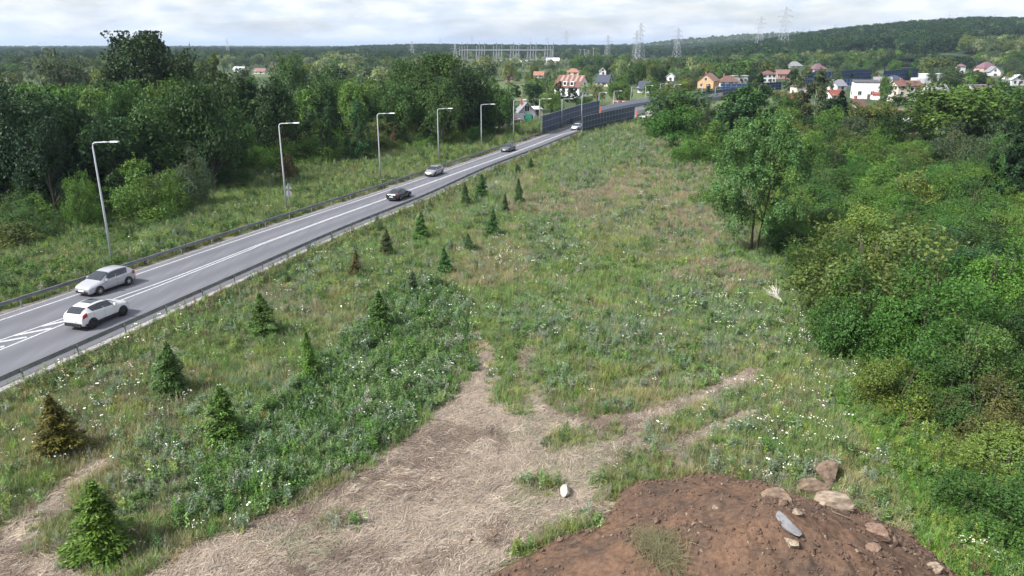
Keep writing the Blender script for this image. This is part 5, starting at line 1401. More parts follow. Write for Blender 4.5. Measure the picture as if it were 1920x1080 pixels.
# young spruces planted in the meadow
SPG = 'young spruces planted across the meadow'
SPR = [(197, 1042, 903, 118, (.046, .09, .013), 'spruce0', 'bushy bright yellow-green young spruce at the lower left corner'),
       (116, 852, 742, 84, (.062, .062, .014), 'spruce1', 'rusty-tinged young spruce near the left edge'),
       (432, 832, 722, 76, (.048, .098, .02), 'spruce0', 'dark green young spruce beside the lush weeds, right of the rusty one'),
       (326, 738, 638, 74, (.042, .085, .024), 'spruce1', 'leaning dark spruce between the rusty one and the road'),
       (492, 627, 548, 60, (.05, .095, .025), 'spruce0', 'spruce with long leading shoot below the bend of the guardrail'),
       (584, 716, 622, 44, (.06, .125, .022), 'spruce_slim', 'slim bright green spruce at the edge of the lush weeds'),
       (710, 620, 545, 44, (.04, .085, .02), 'spruce1', 'dense dark spruce near the top of the lush weeds'),
       (776, 552, 508, 32, (.06, .095, .05), 'spruce0', 'greyish small spruce above the dense dark one'),
       (667, 517, 468, 28, (.075, .072, .03), 'spruce_slim', 'brownish thin spruce nearest the guardrail bend'),
       (727, 479, 430, 32, (.045, .062, .026), 'spruce1', 'dark brownish spruce right of the thin brownish one'),
       (791, 447, 396, 31, (.05, .115, .028), 'spruce0', 'fresh green conical spruce below the black saloon'),
       (834, 514, 464, 32, (.04, .095, .03), 'spruce1', 'spruce standing among white flowers, below the fresh green conical one'),
       (877, 472, 438, 26, (.055, .1, .045), 'spruce_slim', 'faint small spruce between two darker spruces'),
       (921, 443, 392, 28, (.04, .09, .03), 'spruce1', 'upright dark spruce in the middle of the spruce rows'),
       (873, 385, 342, 24, (.045, .085, .03), 'spruce0', 'small spruce left of its taller twin near the road'),
       (901, 372, 326, 28, (.035, .085, .026), 'spruce1', 'taller of two neighbouring spruces near the road'),
       (948, 402, 363, 20, (.045, .085, .035), 'spruce_slim', 'thin spruce right of the two twins'),
       (972, 382, 334, 24, (.04, .08, .03), 'spruce_slim', 'pointed spruce farthest right in the row'),
       (970, 328, 306, 16, (.04, .08, .03), 'spruce0', 'tiny spruce at the far end, left of a pair'),
       (995, 320, 295, 17, (.04, .085, .028), 'spruce1', 'tiny spruce at the far end, right of a pair')]
SPOT = []
for px_, by_, ty, wpx, col, kd, lab in SPR:
    x_, y_, z_ = onground(px_, by_)
    h_ = atY(px_, ty, y_)[2] - z_; sc = y_ / ray(px_, (by_ + ty) / 2)[1] / F
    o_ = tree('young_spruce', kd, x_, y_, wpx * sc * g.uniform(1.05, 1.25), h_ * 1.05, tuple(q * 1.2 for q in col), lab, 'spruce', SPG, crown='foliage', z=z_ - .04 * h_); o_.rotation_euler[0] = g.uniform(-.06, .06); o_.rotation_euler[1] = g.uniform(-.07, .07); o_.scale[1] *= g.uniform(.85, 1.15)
    SPOT.append((x_, y_))
# ------------------------------------------------------------------ uncountable growth: grass, weeds, flowers, straw, far woods
def src_collection(name, meshes):
    c_ = bpy.data.collections.new(name)
    for i, me_ in enumerate(meshes):
        o_ = bpy.data.objects.new('%s_%02d' % (name, i), me_); c_.objects.link(o_)
    return c_
def scatter(name, P, rot, scl, idx, col, coll, label, cat):
    """points with their own turn, size, kind and colour; a node group sets a plant on each"""
    n = len(P)
    me = bpy.data.meshes.new(name)
    me.vertices.add(n); me.vertices.foreach_set('co', np.asarray(P, np.float32).ravel())
    for nm, ty, fld, dat in (('rot', 'FLOAT_VECTOR', 'vector', rot), ('scl', 'FLOAT_VECTOR', 'vector', scl), ('idx', 'INT', 'value', idx)):
        a = me.attributes.new(nm, ty, 'POINT'); a.data.foreach_set(fld, np.asarray(dat, np.int32 if ty == 'INT' else np.float32).ravel())
    a = me.attributes.new('col', 'FLOAT_COLOR', 'POINT'); a.data.foreach_set('color', np.c_[col, np.ones(n)].astype(np.float32).ravel())
    o_ = link(name, me)
    ng = bpy.data.node_groups.new(name, 'GeometryNodeTree')
    ng.interface.new_socket('Geometry', in_out='INPUT', socket_type='NodeSocketGeometry'); ng.interface.new_socket('Geometry', in_out='OUTPUT', socket_type='NodeSocketGeometry')
    gi = ng.nodes.new('NodeGroupInput'); go = ng.nodes.new('NodeGroupOutput')
    ip = ng.nodes.new('GeometryNodeInstanceOnPoints'); ip.inputs['Pick Instance'].default_value = True
    ci = ng.nodes.new('GeometryNodeCollectionInfo'); ci.inputs['Collection'].default_value = coll; ci.inputs['Separate Children'].default_value = True; ci.inputs['Reset Children'].default_value = True
    def na(nm, ty):
        q = ng.nodes.new('GeometryNodeInputNamedAttribute'); q.data_type = ty; q.inputs['Name'].default_value = nm; return q.outputs[0]
    e2 = ng.nodes.new('FunctionNodeEulerToRotation')
    L = ng.links.new
    L(gi.outputs[0], ip.inputs['Points']); L(ci.outputs[0], ip.inputs['Instance']); L(na('idx', 'INT'), ip.inputs['Instance Index'])
    L(na('rot', 'FLOAT_VECTOR'), e2.inputs[0]); L(e2.outputs[0], ip.inputs['Rotation']); L(na('scl', 'FLOAT_VECTOR'), ip.inputs['Scale'])
    L(ip.outputs[0], go.inputs[0])
    md = o_.modifiers.new('scatter', 'NODES'); md.node_group = ng
    return tag(o_, label, cat, None, 'stuff')

def blades(n, spread, h0, h1, wd, r, bend=.35, seg=2, lie=0.0):
    """grass blades as tapering strips of quads"""
    base = r.normal(0, spread, (n, 2)); a = r.random(n) * 6.283; hh = r.uniform(h0, h1, n)
    dx = np.c_[np.cos(a), np.sin(a)]; be = bend * (.3 + r.random(n)) * hh
    Vs = []; out = []
    w0 = wd * (.7 + .6 * r.random(n)); sx = np.c_[-dx[:, 1], dx[:, 0]]
    yaw = r.normal(0, .9, n); sx = np.c_[sx[:, 0] * np.cos(yaw) - sx[:, 1] * np.sin(yaw), sx[:, 0] * np.sin(yaw) + sx[:, 1] * np.cos(yaw)]
    rows = []
    for k in range(seg + 1):
        t_ = k / seg
        c_ = np.c_[base + dx * (be * t_ ** 2)[:, None], hh * (t_ - .22 * t_ ** 2 * (bend > .2))]
        ww = w0 * (1 - t_ * .85)
        rows.append((np.c_[c_[:, :2] - sx * ww[:, None] / 2, c_[:, 2]], np.c_[c_[:, :2] + sx * ww[:, None] / 2, c_[:, 2]]))
    for k in range(seg):
        out.append(np.stack([rows[k][0], rows[k][1], rows[k + 1][1], rows[k + 1][0]], 1))
    V = np.concatenate(out, 0).reshape(-1, 3); nq = n * seg
    v0 = .82 + .36 * r.random(n); var = np.tile(v0, seg); hue = np.tile(np.clip(r.normal(.25, .2, n), 0, 1), seg)
    return V, var, hue
def tuft(name, seed, n, spread, h0, h1, wd, bend=.35):
    r = np.random.default_rng(seed)
    V, var, hue = blades(n, spread, h0, h1, wd, r, bend)
    return quads_mesh(name, V, len(V) // 4, var, hue, [M['blade']])
def weed(name, seed, stems, h0, h1, spread, leaf, nl, flower=None, fsize=.05, nf=0, up=.3, upright=.12):
    """leafy upright stems; optionally flat white flower heads on top"""
    r = np.random.default_rng(seed)
    Vs, var, hue, mi = [], [], [], []
    for s_ in range(stems):
        b = r.normal(0, spread, 2); h_ = r.uniform(h0, h1); ln = r.normal(0, upright, 2) * h_
        top = np.array([b[0] + ln[0], b[1] + ln[1], h_]); bot = np.array([b[0], b[1], 0])
        w_ = .012; V = np.array([bot + [w_, 0, 0], bot - [w_, 0, 0], top - [w_ * .5, 0, 0], top + [w_ * .5, 0, 0]]); Vs.append(V); var.append([.8]); hue.append([.2]); mi.append([0])
        if nl:
            k = r.random(nl) ** .8; C = bot + (top - bot) * k[:, None]
            a = r.random(nl) * 6.283; d = np.c_[np.cos(a), np.sin(a), r.normal(.25, .35, nl)]
            L_ = leaf * (1.25 - .75 * k) * (.6 + .8 * r.random(nl)); C = C + d * (L_ * .55)[:, None]
            Vs.append(leaf_quads(C, unit(np.c_[-d[:, 0] * .4, -d[:, 1] * .4, np.ones(nl)] + r.normal(0, .4, (nl, 3))), L_, L_ * .34, r, d)); sv = .75 + .5 * r.random()
            var.append(sv * (.75 + .5 * r.random(nl))); hue.append(np.clip(r.normal(.2, .25, nl), 0, 1)); mi.append(np.zeros(nl))
        for f_ in range(nf if flower else 0):
            c_ = top + np.array([r.normal(0, fsize * 1.2), r.normal(0, fsize * 1.2), r.uniform(-.02, .05)])
            n_ = unit(np.array([r.normal(0, .35), r.normal(0, .35), 1])); t1 = unit(np.cross(n_, [1, .3, 0])); t2 = np.cross(n_, t1); s2 = fsize * r.uniform(.7, 1.3)
            for q in range(2):
                a0 = q * .785
                Vs.append(np.array([c_ + (t1 * math.cos(a0 + j * 1.571) + t2 * math.sin(a0 + j * 1.571)) * s2 for j in range(4)]) + n_ * .004 * q); var.append([1]); hue.append([0]); mi.append([1])
    V = np.vstack(Vs)
    return quads_mesh(name, V, len(V) // 4, np.concatenate(var), np.concatenate(hue), [M['blade']] + ([M[flower]] if flower else []), np.concatenate(mi).astype(int))
def straw_mat(name, seed, n, L0, L1, wd, spread):
    r = np.random.default_rng(seed)
    c = np.c_[r.normal(0, spread, (n, 2)), r.uniform(.01, .07, n)]
    a = r.normal(0, .55, n); Ls = r.uniform(L0, L1, n); cur = r.normal(0, .35, n); tilt = r.normal(0, .07, n)
    segs = 3; out = []
    pts = []
    for k in range(segs + 1):
        t_ = k / segs - .5; aa = a + cur * t_
        pts.append(c + np.c_[np.cos(aa) * Ls * t_, np.sin(aa) * Ls * t_ , Ls * tilt * t_ + .05 * (1 - 4 * t_ * t_) * r.random(n)])
    ww = wd * (.6 + .8 * r.random(n))
    for k in range(segs):
        d = pts[k + 1] - pts[k]; s_ = unit(np.c_[-d[:, 1], d[:, 0], r.normal(0, .3, n) * .1]) * ww[:, None] / 2
        out.append(np.stack([pts[k] - s_, pts[k] + s_, pts[k + 1] + s_, pts[k + 1] - s_], 1))
    V = np.concatenate(out, 0).reshape(-1, 3)
    return quads_mesh(name, V, n * segs, np.tile(.55 + .8 * r.random(n), segs), np.tile(np.clip(r.normal(.3, .3, n), 0, 1), segs), [M['straw']])

def dried(me_):
    me_.materials[0] = M['straw']; return me_
C_GRASS = src_collection('source_grass', [tuft('grass_tuft', 1, 36, .15, .35, .8, .024), tuft('grass_tuft', 2, 36, .18, .3, .65, .026, .5), tuft('grass_tuft', 3, 30, .11, .6, 1.1, .022, .22), tuft('grass_tuft', 4, 46, .22, .2, .45, .028, .6)])
C_WEED = src_collection('source_weed', [weed('leafy_weed', 11, 7, .55, 1.05, .16, .15, 26), weed('leafy_weed', 12, 5, .7, 1.25, .13, .17, 30), weed('leafy_weed', 13, 9, .4, .8, .2, .12, 22), weed('leafy_weed', 14, 6, .45, .9, .14, .2, 20)])
C_FLOWER = src_collection('source_flower', [weed('wild_carrot', 21, 3, .6, .95, .14, .1, 10, 'petal', .034, 2), weed('wild_carrot', 22, 4, .5, .85, .2, .1, 9, 'petal', .028, 2), weed('yarrow', 23, 5, .45, .8, .15, .09, 9, 'petal_cream', .034, 3), weed('wild_carrot', 24, 2, .7, 1.05, .1, .1, 10, 'petal', .05, 1), weed('yellow_flower', 25, 3, .5, .8, .15, .1, 12, 'petal_yellow', .03, 2)])
C_STRAW = src_collection('source_straw', [straw_mat('straw_mat', 31 + k, 70, .35, .95, .018, .27) for k in range(4)])
C_DRY = src_collection('source_dry', [dried(q) for q in [tuft('dry_tuft', 41, 34, .14, .5, .95, .013, .3), tuft('dry_tuft', 42, 40, .2, .4, .8, .014, .45), weed('dry_weed', 43, 6, .5, .95, .16, .06, 26), weed('dry_weed', 44, 8, .4, .8, .2, .05, 22)]])

def jgrid(x0, x1, y0, y1, s, r):
    xs = np.arange(x0, x1, s); ys = np.arange(y0, y1, s)
    X_, Y_ = np.meshgrid(xs, ys); n = X_.size
    return X_.ravel() + r.uniform(-.5, .5, n) * s, Y_.ravel() + r.uniform(-.5, .5, n) * s
r = np.random.default_rng(99)
# the whole stretch of open growth: meadow (right of the road) and verge (left of it)
bx, by = [], []
for y0, y1, s in ((13, 21, .26), (21, 45, .21), (45, 75, .26), (75, 110, .34), (110, 150, .46), (150, 235, .62)):
    lo = min(float(XL(np.array([y0]))[0]) - 70, -60); a, b = jgrid(-130, 45 if y0 < 75 else 80, y0, y1, s, r); bx.append(a); by.append(b)
bx = np.concatenate(bx); by = np.concatenate(by)
px_, py_ = 960 + F * bx / (by * CP + H * SP), 540 - F * (by * SP - H * CP) / (by * CP + H * SP)
dL = XL(by) - bx; dR = bx - XR(by)
keep = ((dR > .75) & (bx < shrub_x(by) + 9)) | ((dL > .55) & (by < wood_y(bx) + 10))
keep &= (px_ > -260) & (px_ < 2180)
keep &= mound_z(bx, by) < gz(bx, by) + .12
for (sx_, sy_), sr_ in ROCKS:
    keep &= ~((np.abs(bx - sx_) < sr_ * 1.15) & (by - sy_ < sr_ * .6) & (by - sy_ > -sr_ * 1.0 - .75))
bx, by, px_, py_, dL, dR = (q[keep] for q in (bx, by, px_, py_, dL, dR))
n = len(bx)
stw = straw_mask(bx, by); left = dL > 0; lush = inpoly(bx, by, LUSH)
isle = np.zeros(n, bool)
for p_ in ISLES: isle |= inpoly(bx, by, p_)
f1 = fbm(bx, by, 4.5, 4); f2 = fbm(bx + 77, by + 31, 9, 4); f3 = fbm(bx - 50, by + 90, 2.2, 3); f4 = fbm(bx + 10, by - 60, 16, 3)
fringe = np.clip((bx - shrub_x(by) + 7) / 7, 0, 1) * ~left          # lusher towards the thicket
bottom_right = (~left) & (bx - shrub_x(by) > -3.5) & (by < 42)
zz = gz(bx, by)
bz = (by > 75) * .0 + np.interp(by, [20, 60, 110, 180], [1, 1.05, 1.3, 1.7])
def pal(names, w_, m):
    A = np.array([names[k] for k in range(len(names))]); return A[r.choice(len(A), m, p=np.array(w_) / sum(w_))]
GC = {'olive': (.198, .245, .104), 'green': (.142, .232, .088), 'tan': (.295, .285, .18), 'blue': (.17, .25, .17), 'lime': (.2, .285, .07), 'deep': (.055, .12, .042), 'pink': (.275, .24, .195), 'sil': (.245, .28, .225), 'brown': (.15, .115, .065), 'vivid': (.09, .205, .042)}
# --- grass
m = ~stw & ~((dR > 0) & (dR < 1.6) & (r.random(n) < .3))
m &= ~(lush & (r.random(n) < .45))
ii = np.where(m)[0]
col = np.array([GC['olive']] * len(ii)); 
def setc(cond, c_, p=1.0):
    q = cond[ii] & (r.random(len(ii)) < p); col[q] = c_
setc(f1 > .46, GC['green'], .75); setc((f2 > .58), GC['tan'], .42); setc(f3 > .64, GC['tan'], .35); setc((f4 > .52) & (f1 < .5), GC['blue'], .4); setc(f3 < .36, GC['lime'], .35)
setc((f2 < .36), GC['green'], .6)
setc(left, GC['green'], .45); setc(left & (f1 > .55), GC['lime'], .45); setc(left & (f2 > .55), GC['olive'], .7)
setc((dR > 0) & (dR < 4), GC['olive'], .7); setc((dR > 0) & (dR < 3.2) & (f3 > .45), GC['deep'], .6)
setc(lush, GC['vivid'], .5); setc(lush & (f3 > .5), GC['deep'], .6); setc(isle, GC['olive'], .8)
setc(fringe > .5, GC['green'], .6); setc(bottom_right, GC['vivid'], .6); setc(bottom_right & (f3 > .55), GC['lime'], .5)
# the mauve-brown drifts of dry grass in the middle of the meadow
for (qx, qy, rx_, ry_) in ((1060, 385, 120, 26), (1250, 330, 90, 60), (1330, 430, 110, 40), (1120, 350, 80, 22), (1350, 520, 90, 30)):
    setc((((px_ - qx) / rx_) ** 2 + ((py_ - qy) / ry_) ** 2 < .6 + f3 * .8) & ~left, GC['pink'], .6)
for (qx, qy, rx_, ry_) in ((1150, 280, 70, 30), (1080, 330, 60, 25), (1030, 460, 50, 50), (1180, 640, 90, 50), (1370, 610, 80, 50), (1010, 600, 60, 40)):
    setc((((px_ - qx) / rx_) ** 2 + ((py_ - qy) / ry_) ** 2 < .6 + f3 * .8) & ~left, GC['blue'], .5)
f5 = fbm(bx - 20, by + 7, 1.3, 3)
col = col * (r.uniform(.86, 1.14, len(ii)) * (.66 + .68 * f5[ii]))[:, None] * (1 + r.normal(0, .07, (len(ii), 3)))
s_ = r.uniform(.55, 1.1, len(ii)) * bz[ii] * (.4 + 1.2 * f5[ii]); s_[isle[ii]] *= .8
s_[((dR > 0) & (dR < 1.4))[ii]] *= .6
scl = np.c_[s_ * 1.12, s_ * 1.12, s_ * np.where(left, .95, .82)[ii]]
scatter('meadow_grass', np.c_[bx, by, zz - .03][ii], np.c_[r.normal(0, .1, len(ii)), r.normal(0, .1, len(ii)), r.random(len(ii)) * 6.28], scl, r.integers(0, 4, len(ii)), np.clip(col, .01, .6), C_GRASS, 'tall uneven green and straw-coloured grass covering the meadow and verges', 'grass')
# --- dry seed-heads and stalks
m = ~stw & ((r.random(n) < .06) | ((f2 > .6) & (r.random(n) < .16))) & ~(lush & (r.random(n) < .8)) & ~bottom_right
ii = np.where(m)[0]
col = pal([GC['tan'], GC['pink'], GC['brown'], GC['sil']], [5, 3, .8, 3], len(ii)) * r.uniform(.7, 1.25, (len(ii), 1))
s_ = r.uniform(.6, 1.1, len(ii)) * bz[ii]
scatter('dry_stalks', np.c_[bx, by, zz - .03][ii], np.c_[r.normal(0, .13, len(ii)), r.normal(0, .13, len(ii)), r.random(len(ii)) * 6.28], np.c_[s_, s_, s_], r.integers(0, 4, len(ii)), col, C_DRY, 'dry brown seed heads and stalks standing in the grass', 'grass')
# --- leafy weeds: thick in the lush belt, in drifts elsewhere
wf = fbm(bx + 200, by - 40, 3.2, 4)
pw = np.where(lush, .62, np.where(fringe > .55, .2, .045 + np.clip(wf - .52, 0, 1) * 2.2))
pw = np.where(left, .12 + .9 * np.clip(wf - .5, 0, 1) * 2, pw); pw = np.where(bottom_right, .4, pw); pw = np.where((dR > 0) & (dR < 3.4), np.maximum(pw, .5), pw)
for (qx, qy, rx_, ry_) in ((1150, 280, 70, 30), (1080, 330, 60, 25), (1030, 460, 50, 50), (1180, 640, 90, 50), (1370, 610, 80, 50), (1010, 600, 60, 40)):
    pw = np.where((((px_ - qx) / rx_) ** 2 + ((py_ - qy) / ry_) ** 2 < .6 + f3 * .8) & ~left, np.maximum(pw, .22), pw)
pw *= np.interp(by, [20, 75, 110, 180], [.55, .8, 1.1, 1.4])
m = ~stw & (r.random(n) < pw); ii = np.where(m)[0]
col = pal([GC['blue'], GC['green'], GC['deep'], GC['sil'], GC['lime'], GC['vivid']], [3.5, 5, 1.4, 1.8, 1.6, 1.6], len(ii))
lf = left[ii]; col[lf] = pal([GC['green'], GC['olive'], GC['lime'], GC['deep'], GC['sil']], [4, 2.5, 1.4, 5, .4], lf.sum())
brm = bottom_right[ii]; col[brm] = pal([GC['vivid'], GC['lime'], GC['green'], GC['brown']], [5, 3, 4, .5], brm.sum())
lu = lush[ii]; col[lu] = pal([GC['blue'], GC['green'], GC['deep'], GC['sil'], GC['vivid'], (.2, .08, .03)], [3, 4.5, 4.5, .8, 2.5, .03], lu.sum())
dk = ((dR > 0) & (dR < 3.4))[ii]; col[dk] = pal([GC['deep'], GC['olive'], GC['brown'], GC['lime']], [4, 3, 1.5, .8], dk.sum())
col = col * r.uniform(.7, 1.25, (len(ii), 1))
s_ = r.uniform(.5, 1.05, len(ii)) * bz[ii] * np.where(lush[ii], 1.15, np.where(left[ii], 1.15, 1.02))
s_[dk] *= .95
scatter('leafy_weeds', np.c_[bx, by, zz - .03][ii], np.c_[r.normal(0, .12, len(ii)), r.normal(0, .12, len(ii)), r.random(len(ii)) * 6.28], np.c_[s_ * 1.1, s_ * 1.1, s_], r.integers(0, 4, len(ii)), col, C_WEED, 'blue-green and bright leafy weeds growing in drifts through the grass', 'weeds')
# --- low undergrowth between the shrubs, and bramble lumps on the left verge
M['leaf_scatter'] = plant('leaf_scatter', 'INSTANCER', .25)
ug = [crown_mesh('undergrowth', 'shrub', 140 + k, 2600, .06, (1, .75))[0] for k in range(3)]
for q in ug: q.materials.clear(); q.materials.append(M['leaf_scatter'])
C_UNDER = src_collection('source_undergrowth', ug)
ua, ub = [], []
for y0, y1, s in ((18, 60, 1.5), (60, 110, 2.2), (110, 225, 3.2)):
    a, b = jgrid(8, 215, y0, y1, s, r); k = (a > shrub_x(b) + 1.2) & (960 + F * a / (b * CP + H * SP) < 2180) & ~((a < 26.5) & (a > 22) & (b > 60) & (b < 74)); ua.append(a[k]); ub.append(b[k])
nR = sum(len(q) for q in ua)
a, b = jgrid(-115, 5, 40, 200, 1.5, r); dl_ = XL(b) - a; wv = fbm(a - 400, b, 5, 3)
k = (dl_ > 2.2) & (b < wood_y(a) + 9) & ((wv > .55) | ((b > wood_y(a) - 6) & (r.random(len(a)) < .7))) & (960 + F * a / (b * CP + H * SP) > -200); ua.append(a[k]); ub.append(b[k])
a = np.concatenate(ua); b = np.concatenate(ub); isl = np.arange(len(a)) >= nR
k = np.array([q >= nR or b[q] < 60 or not blocked(a[q], b[q], 2.4, 2.0) for q in range(len(a))]); a, b, isl = a[k], b[k], isl[k]
cN = ['mid', 'fresh', 'olive', 'dark', 'lime', 'teal', 'bright']; A_ = np.array([GREENS[c_] for c_ in cN])
fc = fbm(a + 15, b - 8, 7, 3)
ci_ = np.where(fc > .56, r.choice(7, len(a), p=[.24, .32, .13, .05, .14, .02, .1]), r.choice(7, len(a), p=[.34, .2, .08, .18, .05, .05, .1]))
col = A_[ci_] * r.uniform(.7, 1.15, (len(a), 1))  # greens lowered to put shade into the gaps between the shrubs
s_ = np.where(isl, r.uniform(.8, 2.0, len(a)), r.uniform(1.3, 2.6, len(a)) * np.interp(b, [30, 80, 150, 220], [.8, 1.15, 1.6, 1.9]))
edge_ = np.clip((a - shrub_x(b) - 1) / 4, .35, 1); s_ = np.where(isl, s_, s_ * edge_)
scatter('undergrowth', np.c_[a, b, gz(a, b) - .1], np.c_[np.zeros((len(a), 2)), r.random(len(a)) * 6.28], np.c_[s_ * 1.2, s_ * 1.2, s_ * np.where(isl, .62, .56)], r.integers(0, 3, len(a)), col, C_UNDER, 'low leafy undergrowth filling the thicket and the verge of the wood', 'undergrowth')
# --- white flowers
ff = fbm(bx - 120, by + 60, 3.8, 3); ff2 = fbm(bx + 33, by + 11, 12, 2)
pf = .003 + np.clip(ff - .52, 0, 1) * .36 * np.clip(ff2 + .1, 0, 1.3)
for (qx, qy, rx_, ry_, k_) in ((1560, 650, 150, 90, .14), (1470, 800, 130, 110, .1), (1000, 490, 120, 50, .08), (750, 700, 140, 120, .09), (840, 580, 80, 50, .1), (150, 760, 150, 60, .12), (270, 640, 90, 60, .12), (1300, 600, 150, 60, .07), (60, 850, 90, 60, .08)):
    pf = np.maximum(pf, k_ * np.exp(-(((px_ - qx) / rx_) ** 2 + ((py_ - qy) / ry_) ** 2)) * (.4 + 1.2 * ff))
pf = np.where(left, .006, pf); pf = np.where(bottom_right, .02, pf)
pf *= np.interp(by, [20, 45, 75, 110, 180], [.5, .56, .75, .95, 1.05])
m = ~stw & (r.random(n) < pf); ii = np.where(m)[0]
col = pal([GC['green'], GC['olive'], GC['blue']], [1, 1, 1], len(ii)) * r.uniform(.8, 1.2, (len(ii), 1))
s_ = r.uniform(.75, 1.15, len(ii)) * np.interp(by[ii], [20, 60, 110, 180], [.9, .95, 1.1, 1.3])
scatter('white_flowers', np.c_[bx, by, zz - .03][ii], np.c_[r.normal(0, .1, len(ii)), r.normal(0, .1, len(ii)), r.random(len(ii)) * 6.28], np.c_[s_, s_, s_], r.choice(5, len(ii), p=[.3, .28, .2, .19, .03]), col, C_FLOWER, 'white wild carrot and yarrow flower heads dotted through the meadow', 'flowers')
# --- trampled straw
a, b = jgrid(-40, 40, 14, 48, .19, r); k = straw_mask(a, b) & (mound_z(a, b) < gz(a, b) + .2); a, b = a[k], b[k]
flow = R(38) + 1.3 * (fbm(a, b, 6, 2) - .5) * 2 + r.normal(0, .5, len(a)); flow += r.choice([0, 1.2], len(a), p=[.8, .2])
fs = fbm(a + 9, b, 2.4, 4); fw = fbm(a - 90, b, 6, 3)
col = np.where((fs > .56)[:, None] & (r.random(len(a)) < .7)[:, None], np.array([.19, .15, .128]), np.array([.325, .275, .235])); col = np.where(((fw > .58) & (r.random(len(a)) < .5))[:, None], np.array([.235, .225, .165]), col)
col = np.where((r.random(len(a)) < .1)[:, None], np.array([.42, .37, .31]), col) * r.uniform(.75, 1.25, (len(a), 1))
s_ = r.uniform(.6, 1.05, len(a))
scatter('trampled_straw', np.c_[a, b, gz(a, b) + .0], np.c_[r.normal(0, .06, len(a)), r.normal(0, .06, len(a)), flow], np.c_[s_, s_, s_ * r.uniform(.7, 1.6, len(a))], r.integers(0, 4, len(a)), col, C_STRAW, 'flattened dry straw where vehicles have driven over the grass', 'straw')
k = r.random(len(a)) < .02 + .25 * np.clip(fbm(a + 3, b + 60, 2.6, 3) - .55, 0, 1); a, b = a[k], b[k]
col = pal([GC['olive'], GC['tan'], GC['green']], [3, 3, 2], len(a)); s_ = r.uniform(.35, .7, len(a))
scatter('trampled_grass', np.c_[a, b, gz(a, b) - .02], np.c_[r.normal(0, .5, len(a)), r.normal(0, .5, len(a)), r.random(len(a)) * 6.28], np.c_[s_, s_, s_ * .7], r.integers(0, 4, len(a)), col, C_GRASS, 'sparse bent grass tufts left standing in the trampled straw', 'grass')

# --- far woods
def woods(name, x, y, h0, h1, cols, wts, label, conif=.3, z=None):
    n = len(x); hh = r.uniform(h0, h1, n); wd = hh * r.uniform(.65, 1.0, n)
    idx = np.where(r.random(n) < conif, 3, r.integers(0, 3, n)); wd = np.where(idx == 3, hh * r.uniform(.38, .5, n), wd)
    A = np.array([GREENS[c_] for c_ in cols]); col = A[r.choice(len(cols), n, p=np.array(wts) / sum(wts))] * r.uniform(.75, 1.25, (n, 1))
    zz = gz(x, y) - .3
    return scatter(name, np.c_[x, y, zz], np.c_[np.zeros((n, 2)), r.random(n) * 6.28], np.c_[wd, wd, hh], idx, col, C_FAR, label, 'forest')
M['leaf_far'] = plant('leaf_far', 'INSTANCER', .2)
far_me = []
for me_ in me_lo:
    q = me_.copy(); q.materials.clear(); q.materials.append(M['leaf_far']); far_me.append(q)
q = LIB['pine_lo'][0].copy(); q.materials.clear(); q.materials.append(M['leaf_far']); far_me.append(q)
C_FAR = src_collection('source_far_tree', far_me)
def seen(x, y, pad=60):
    p_ = 960 + F * x / (y * CP + H * SP); return (p_ > -pad) & (p_ < 1920 + pad)
# wooded hill on the right
a, b = jgrid(250, 1500, 640, 1500, 8.5, r); xs = a * 1300 / b
edge = fbm(a, b, 90, 3)
k = seen(a, b) & (xs > 330 + 120 * (edge - .5)) & (b > 740 + 240 * (edge - .5) + 120 * (xs > 740) - 40 * (xs < 500)); 
pp = 960 + F * a / (b * CP)
k &= ~((b < 900) & (pp > 1560) & (pp < 1680) & (edge > .5))
woods('hill_forest', a[k], b[k], 10, 17, ['deep', 'dark', 'grey', 'dark'], [6, 4, .6, 2], 'dark mixed forest covering the hill on the right', .5)
# right end of the hill: sunlit fringe, light put into paler leaf colours
a, b = jgrid(430, 760, 600, 800, 8, r); pp = 960 + F * a / (b * CP); k = seen(a, b) & (pp > 1800) & (b > 690)
woods('hillside_trees', a[k], b[k], 9, 15, ['olive', 'grey', 'fresh', 'pale'], [3, 3, 2, 1.3], 'trees painted sunlit pale green on the slope at the right end of the hill', .05)
# belt between village and hill
a, b = jgrid(-30, 700, 430, 760, 11, r); e_ = fbm(a, b, 60, 3); pp = 960 + F * a / (b * CP)
k = seen(a, b) & (e_ > .44) & (pp > 1010); k &= ~((pp > 1500) & (pp < 1725) & (b < 560)) & ~((pp > 1725) & (pp < 1830) & (b > 620)); k &= ~((pp > 1800) & (b < 560))
sel = np.where(k)[0]; sel = np.array([j for j in sel if not blocked(a[j], b[j], 8, 9)])
woods('village_belt_trees', a[sel], b[sel], 6, 12, ['mid', 'grey', 'dark', 'olive', 'pale', 'fresh'], [3.5, 3.5, 3, 2, 1.2, 1.2], 'mixed trees between the village and the hills', .12)
a, b = jgrid(-10, 420, 232, 440, 8, r); e_ = fbm(a + 500, b, 30, 3); pp = 960 + F * a / (b * CP + H * SP)
k = seen(a, b) & (e_ > .4) & (pp > 990); yq = np.minimum(b, 599); k &= (a < XL(yq) - 5) | (a > XR(yq) + 5); k &= ~((pp > 1300) & (a < XR(yq) + 14) & (b < 330))
sel = np.where(k)[0]; sel = np.array([j for j in sel if not blocked(a[j], b[j], 5, 6.5)])
woods('village_shrubbery', a[sel], b[sel], 3.2, 7.5, ['mid', 'grey', 'dark', 'olive', 'fresh', 'pale'], [3, 3, 2.5, 2, 2.5, 1], 'low garden greenery between the village houses', .06)
